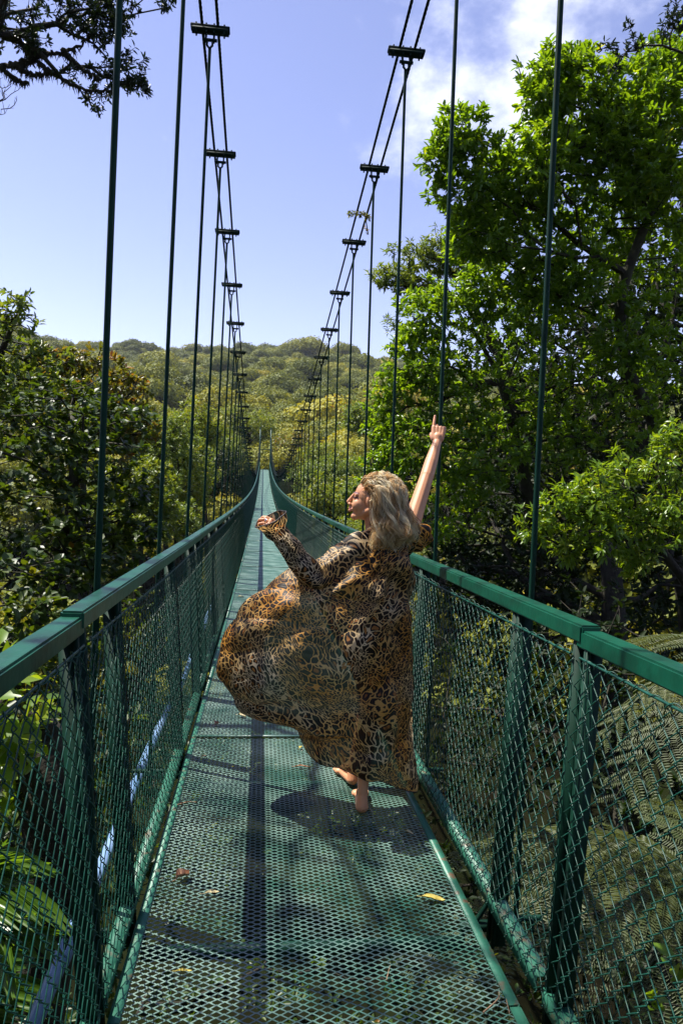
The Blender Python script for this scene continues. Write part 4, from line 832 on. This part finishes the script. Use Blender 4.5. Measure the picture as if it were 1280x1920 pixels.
tl = N(t, 'ShaderNodeBsdfTranslucent'); l(m2.outputs[0], tl.inputs[0]); x1 = N(t, 'ShaderNodeMixShader'); x1.inputs[0].default_value = .40; l(pb.outputs[0], x1.inputs[1]); l(tl.outputs[0], x1.inputs[2])
tp = N(t, 'ShaderNodeBsdfTransparent'); x2 = N(t, 'ShaderNodeMixShader'); x2.inputs[0].default_value = .05; l(x1.outputs[0], x2.inputs[1]); l(tp.outputs[0], x2.inputs[2]); l(x2.outputs[0], o_.inputs[0])
HEM = plain('hem_binding', (.02, .013, .01), rough=.5)
def grid_surface(name, G, nu, nv, folds, uvs, mats, closed=False):
    G = np.asarray(G, float); A = np.array([spline(r, nu) for r in G]); B = np.array([spline(A[:, k], nv) for k in range(nu)]).transpose(1, 0, 2)   # nv x nu
    du = np.gradient(B, axis=1); dv = np.gradient(B, axis=0); Nn = norm(np.cross(du, dv)); u, vv = np.meshgrid(np.linspace(0, 1, nu), np.linspace(0, 1, nv)); disp = folds(u, vv)
    B = B+Nn*disp[..., None]
    # arclength parameters so that the print keeps its size
    su = np.cumsum(np.concatenate([np.zeros((nv, 1)), np.linalg.norm(np.diff(B, axis=1), axis=2)], 1), 1); sv = np.cumsum(np.concatenate([np.zeros((1, nu)), np.linalg.norm(np.diff(B, axis=0), axis=2)], 0), 0)
    su = su-su[:, nu//2:nu//2+1]; i, j = np.meshgrid(np.arange(nv-1), np.arange(nu-1), indexing='ij'); b = i*nu+j
    F = np.stack([b, b+1, b+nu+1, b+nu], -1).reshape(-1, 4); me = mesh_np(name, B.reshape(-1, 3)-ORG, F, True, None, mats)
    at_ = me.attributes.new('uvw', 'FLOAT_VECTOR', 'POINT'); at_.data.foreach_set('vector', np.stack([su*uvs[0]+uvs[2], sv*uvs[1]+uvs[3], np.zeros_like(su)+uvs[4]], -1).astype(np.float32).ravel())
    return me, B
def row(l_): return [at(a, b, Y) for a, b, Y in l_]
GR = [row(r) for r in [
 [(668, 1030, 3.56), (655, 1016, 3.52), (662, 1004, 3.46), (676, 997, 3.42), (692, 1000, 3.385), (712, 1004, 3.37), (735, 1002, 3.37), (757, 994, 3.38), (778, 985, 3.42), (786, 990, 3.48), (778, 1005, 3.55), (760, 1020, 3.58)],
 [(620, 1060, 3.52), (596, 1052, 3.47), (588, 1058, 3.40), (624, 1066, 3.33), (662, 1072, 3.31), (695, 1070, 3.30), (720, 1066, 3.30), (745, 1060, 3.31), (765, 1052, 3.37), (769, 1052, 3.46), (762, 1054, 3.54), (745, 1060, 3.57)],
 [(560, 1120, 3.52), (508, 1100, 3.47), (480, 1114, 3.39), (530, 1126, 3.27), (590, 1134, 3.22), (650, 1136, 3.23), (700, 1130, 3.26), (740, 1124, 3.30), (765, 1118, 3.37), (768, 1118, 3.46), (760, 1120, 3.53), (742, 1120, 3.56)],
 [(500, 1190, 3.56), (450, 1170, 3.50), (429, 1190, 3.40), (482, 1200, 3.24), (552, 1208, 3.16), (625, 1208, 3.17), (690, 1202, 3.21), (738, 1192, 3.27), (764, 1188, 3.36), (767, 1188, 3.46), (758, 1190, 3.54), (738, 1190, 3.57)],
 [(480, 1262, 3.58), (430, 1250, 3.52), (410, 1264, 3.42), (470, 1278, 3.24), (548, 1292, 3.14), (625, 1292, 3.14), (690, 1284, 3.20), (738, 1272, 3.27), (766, 1264, 3.36), (768, 1264, 3.46), (758, 1264, 3.54), (738, 1262, 3.57)],
 [(490, 1322, 3.58), (446, 1312, 3.52), (431, 1304, 3.44), (490, 1330, 3.27), (562, 1350, 3.17), (630, 1362, 3.17), (692, 1362, 3.21), (740, 1356, 3.26), (768, 1350, 3.35), (770, 1350, 3.45), (760, 1346, 3.53), (742, 1342, 3.56)],
 [(520, 1346, 3.56), (486, 1336, 3.52), (470, 1328, 3.46), (526, 1352, 3.32), (582, 1384, 3.24), (638, 1404, 3.21), (694, 1420, 3.21), (740, 1424, 3.24), (770, 1420, 3.33), (772, 1418, 3.43), (762, 1412, 3.51), (744, 1402, 3.54)],
 [(545, 1362, 3.54), (520, 1350, 3.51), (512, 1344, 3.48), (556, 1368, 3.37), (598, 1416, 3.29), (642, 1434, 3.25), (694, 1458, 3.23), (738, 1476, 3.23), (771, 1484, 3.31), (775, 1474, 3.42), (764, 1462, 3.50), (746, 1446, 3.53)]]]
def folds(u, v):
    f = .0
    # folds fan out from the shoulders and from the right hip
    th = np.arctan2(v-(-.15), (u-.72)*1.0); k = np.clip(v*1.6, 0, 1)
    f = .010*np.sin(th*17+2.2*np.sin(v*4)+.8)*k+.006*np.sin(th*37+3*v+1.0)*k+.010*np.sin(u*26+v*5+1.2*np.sin(v*6))*np.clip(v*1.4-.1, 0, 1)*np.clip((u-.45)*3, 0, 1)
    d = (v*1.05+u*.75); f = f+.012*np.sin(d*21+1.5*np.sin(u*5))*np.exp(-((v-.62)/.22)**2)*np.clip(1.2-u*1.1, 0, 1)*np.clip(u*6-.4, 0, 1)
    d2 = v*1.6-u*.9; f = f+.010*np.sin(d2*19+np.sin(u*7))*np.exp(-((v-.18)/.16)**2)
    rid = lambda x: 1-2*np.abs(np.sin(x))**.7
    f = f*1.9+.017*rid((v*1.05+u*.62)*13+1.1*np.sin(u*4.0+1))*np.clip((v-.3)*3, 0, 1)*np.clip(u*5-.5, 0, 1)*np.clip((.8-u)*4, 0, 1)+.010*rid((v*1.6+u*.2)*17+2*np.sin(u*6))*np.clip((.75-u)*3, 0, 1)*np.clip((.55-v)*4, 0, 1)*np.clip(v*5, 0, 1)
    f = f+.0045*rid((v*.9+u*.75)*31+1.6*np.sin(u*5+v*3))*np.clip((v-.2)*3, 0, 1)+.004*rid((u*1.3-v*.25)*29+1.2*np.sin(v*7))*np.clip((u-.5)*5, 0, 1)*np.clip(v*4, 0, 1)
    return f+.0035*np.sin(u*90+v*22)*np.sin(v*14+u*5)*np.clip(v*3, 0, 1)
rme, RB_ = grid_surface('robe', GR, 330, 300, folds, (1, 1, 0, 0, 0), [LP])
robe = obj('robe', rme, W_)
mb = MB(); edge_ = np.concatenate([RB_[::-1, 0], RB_[0, ::1][:0], RB_[-1] if False else RB_[:0, 0]]) if False else None
for cv in (RB_[-1], RB_[:, 0], RB_[:, -1]): mb.tube(cv[::2]-ORG, .0024, 4, cap=False)
# sleeves
def sleeve(path, rad, n, folds_, flat=None, off=0., droop=None):
    P = spline(path, 120); r = np.interp(np.linspace(0, 1, 120), np.linspace(0, 1, len(rad)), rad); T = norm(np.gradient(P, axis=0)); u = norm(np.cross(T, (0, 1., 0.))); w2 = np.cross(T, u)
    th = np.linspace(0, 2*np.pi, n); t_ = np.linspace(0, 1, 120)[:, None]; R_ = r[:, None]*(1+folds_(th[None], t_)); V = P[:, None]+R_[..., None]*(u[:, None]*np.cos(th)[None, :, None]+w2[:, None]*np.sin(th)[None, :, None]*.82)
    if droop is not None: V = droop(V, th, t_)
    i, j = np.meshgrid(np.arange(119), np.arange(n-1), indexing='ij'); b = i*n+j; F = np.stack([b, b+1, b+n+1, b+n], -1).reshape(-1, 4); me = mesh_np('sleeve', V.reshape(-1, 3)-ORG, F, True, None, [LP])
    s_ = np.concatenate([[0], np.cumsum(np.linalg.norm(np.diff(P, axis=0), axis=1))])
    a_ = me.attributes.new('uvw', 'FLOAT_VECTOR', 'POINT'); U = np.stack([np.broadcast_to(th[None]*.06, (120, n)), np.broadcast_to(s_[:, None], (120, n)), np.full((120, n), off)], -1); a_.data.foreach_set('vector', U.astype(np.float32).ravel()); return me, V
fo1 = lambda th, t_: .10*np.sin(3*th+9*t_)*np.sin(t_*3.1)+.07*np.sin(5*th-14*t_+1)+.06*np.sin(th*2+30*t_)*np.clip(t_*2-.3, 0, 1)*np.clip(2.2-2*t_, 0, 1)+.05*np.sin(th+46*t_)
sm1, SV = sleeve([at(700, 1030, 3.44), at(664, 1040, 3.42), at(628, 1066, 3.37), at(590, 1084, 3.33), at(560, 1052, 3.295), at(535, 1015, 3.265), at(519, 994, 3.25), at(508, 972, 3.235)], [.105, .100, .088, .078, .062, .050, .046, .052, .078], 72, fo1, off=.37)
obj('sleeve', sm1, W_); mb.tube(SV[-1]-ORG, .0028, 5, cap=False)
fo2 = lambda th, t_: .12*np.sin(4*th+8*t_)+.10*np.sin(th*2+22*t_)
sm2, SV2 = sleeve([at(748, 1012, 3.44), at(768, 1006, 3.45), at(780, 1002, 3.47), at(786, 1008, 3.49), at(789, 1022, 3.50)], [.085, .080, .075, .066, .050], 60, fo2, off=.71)
obj('sleeve', sm2, W_)
obj('hem_binding', mb.me('hem_binding', [HEM], True), W_)
# ---- hair: wavy blonde locks
HM, t, o_ = newmat('blonde_hair'); l = t.links.new
at1 = N(t, 'ShaderNodeAttribute', attribute_name='rnd'); pb = N(t, 'ShaderNodeBsdfPrincipled'); pb.inputs['Roughness'].default_value = .45; pb.inputs['Specular IOR Level'].default_value = .35
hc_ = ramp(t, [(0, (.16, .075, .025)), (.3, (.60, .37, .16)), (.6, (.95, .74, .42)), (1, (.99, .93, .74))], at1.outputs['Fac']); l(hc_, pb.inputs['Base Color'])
tl = N(t, 'ShaderNodeBsdfTranslucent'); l(hc_, tl.inputs[0]); x1 = N(t, 'ShaderNodeMixShader'); x1.inputs[0].default_value = .52; l(pb.outputs[0], x1.inputs[1]); l(tl.outputs[0], x1.inputs[2]); l(x1.outputs[0], o_.inputs[0])
hr = np.random.default_rng(11); HV = []; HFc = []; HR = []; hn = 0; nl = 340
for q in range(nl):
    # root on the scalp: everywhere behind the hairline
    while True:
        d = norm(hr.normal(size=3)); 
        if d[2] > -.45 and d[0] < .42+.5*max(0, d[2])-.25*(abs(d[1]) > .75)*(d[2] < .3): break
    root = np.array([-.014, 0, .022])+d*np.array([.097, .077, .091])
    side = 1 if d[1] >= 0 else -1     # her left (+) faces away from the camera
    # end point fans over the back and the near shoulder
    fr = hr.random(); ex = -.055-.135*fr+.03*d[0]; ez = -.215+.10*max(0, (fr-.72))*1.6+hr.uniform(-.03, .025)+.02*(fr-.5); ey = d[1]*.085+hr.uniform(-.03, .02)-.01
    if d[0] > .25 and hr.random() < .75: ex = -.035-.05*hr.random()
    end = np.array([ex, ey, ez]); bulge = np.array([-.030-.075*fr, d[1]*.11, -.02]); mid = root*.42+end*.58+bulge*np.array([.8, .5, 1]); out = root+d*.030+np.array([-.018, 0, .012])
    if d[2] > .2: out = root+np.array([-.045, d[1]*.02, .010])+d*.018
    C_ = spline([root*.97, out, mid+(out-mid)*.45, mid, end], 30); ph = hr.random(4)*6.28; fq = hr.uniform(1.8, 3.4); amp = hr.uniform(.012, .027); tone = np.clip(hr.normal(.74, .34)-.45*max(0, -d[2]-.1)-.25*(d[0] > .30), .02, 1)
    tt = np.linspace(0, 1, 30); w1 = np.stack([np.sin(tt*fq*6.28+ph[0]), np.sin(tt*fq*6.28*.8+ph[1]), .35*np.sin(tt*fq*6.28+ph[2])], -1)*(amp*np.clip(tt*1.35, 0, 1)**1.6)[:, None]
    for s in range(18):
        o1 = hr.normal(size=3)*.0052; spr = (.75+.55*tt)[:, None]; jit = np.stack([np.sin(tt*hr.uniform(12, 30)+hr.random()*6), np.sin(tt*hr.uniform(12, 30)+hr.random()*6), np.sin(tt*20+hr.random()*6)], -1)*.0022*tt[:, None]
        fl = .020*(hr.random() < .16)*tt[:, None]**2*hr.normal(size=3); kk = 30 if hr.random() < .7 else int(hr.integers(22, 30))
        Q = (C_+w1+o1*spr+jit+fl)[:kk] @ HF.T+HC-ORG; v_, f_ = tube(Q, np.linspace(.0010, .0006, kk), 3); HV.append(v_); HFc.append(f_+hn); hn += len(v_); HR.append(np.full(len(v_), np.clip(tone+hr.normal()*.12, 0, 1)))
# under layer that fills the volume
hb = MB(); ellip(hb, (0, 0, 0), (1, 1, 1), np.eye(3), 14)
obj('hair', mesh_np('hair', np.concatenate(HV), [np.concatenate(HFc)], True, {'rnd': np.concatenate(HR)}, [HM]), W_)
hcap = MB(); ellip(hcap, hp(-.026, 0, .024), (.092, .078, .090), HF); capsule(hcap, hp(-.07, 0, -.03), hp(-.11, 0, -.13), .062, .045)
obj('hair_base', remesh(hcap, 'hair_base', .006, [plain('dark_blonde', (.16, .09, .04), (.26, .16, .08), scale=60, rough=.7)], 3, ORG), W_)

# ------------------------------------------------------------------ air
hz = MB(); hz.box((-1600, -500, -260), (1600, 1700, 330)); hm, t, o_ = newmat('air')
pv = N(t, 'ShaderNodeVolumePrincipled'); pv.inputs['Color'].default_value = (.78, .86, 1, 1); pv.inputs['Density'].default_value = .00011; pv.inputs['Anisotropy'].default_value = .2
t.links.new(pv.outputs[0], o_.inputs['Volume']); tag(obj('haze', hz.me('haze', [hm])), kind='stuff')
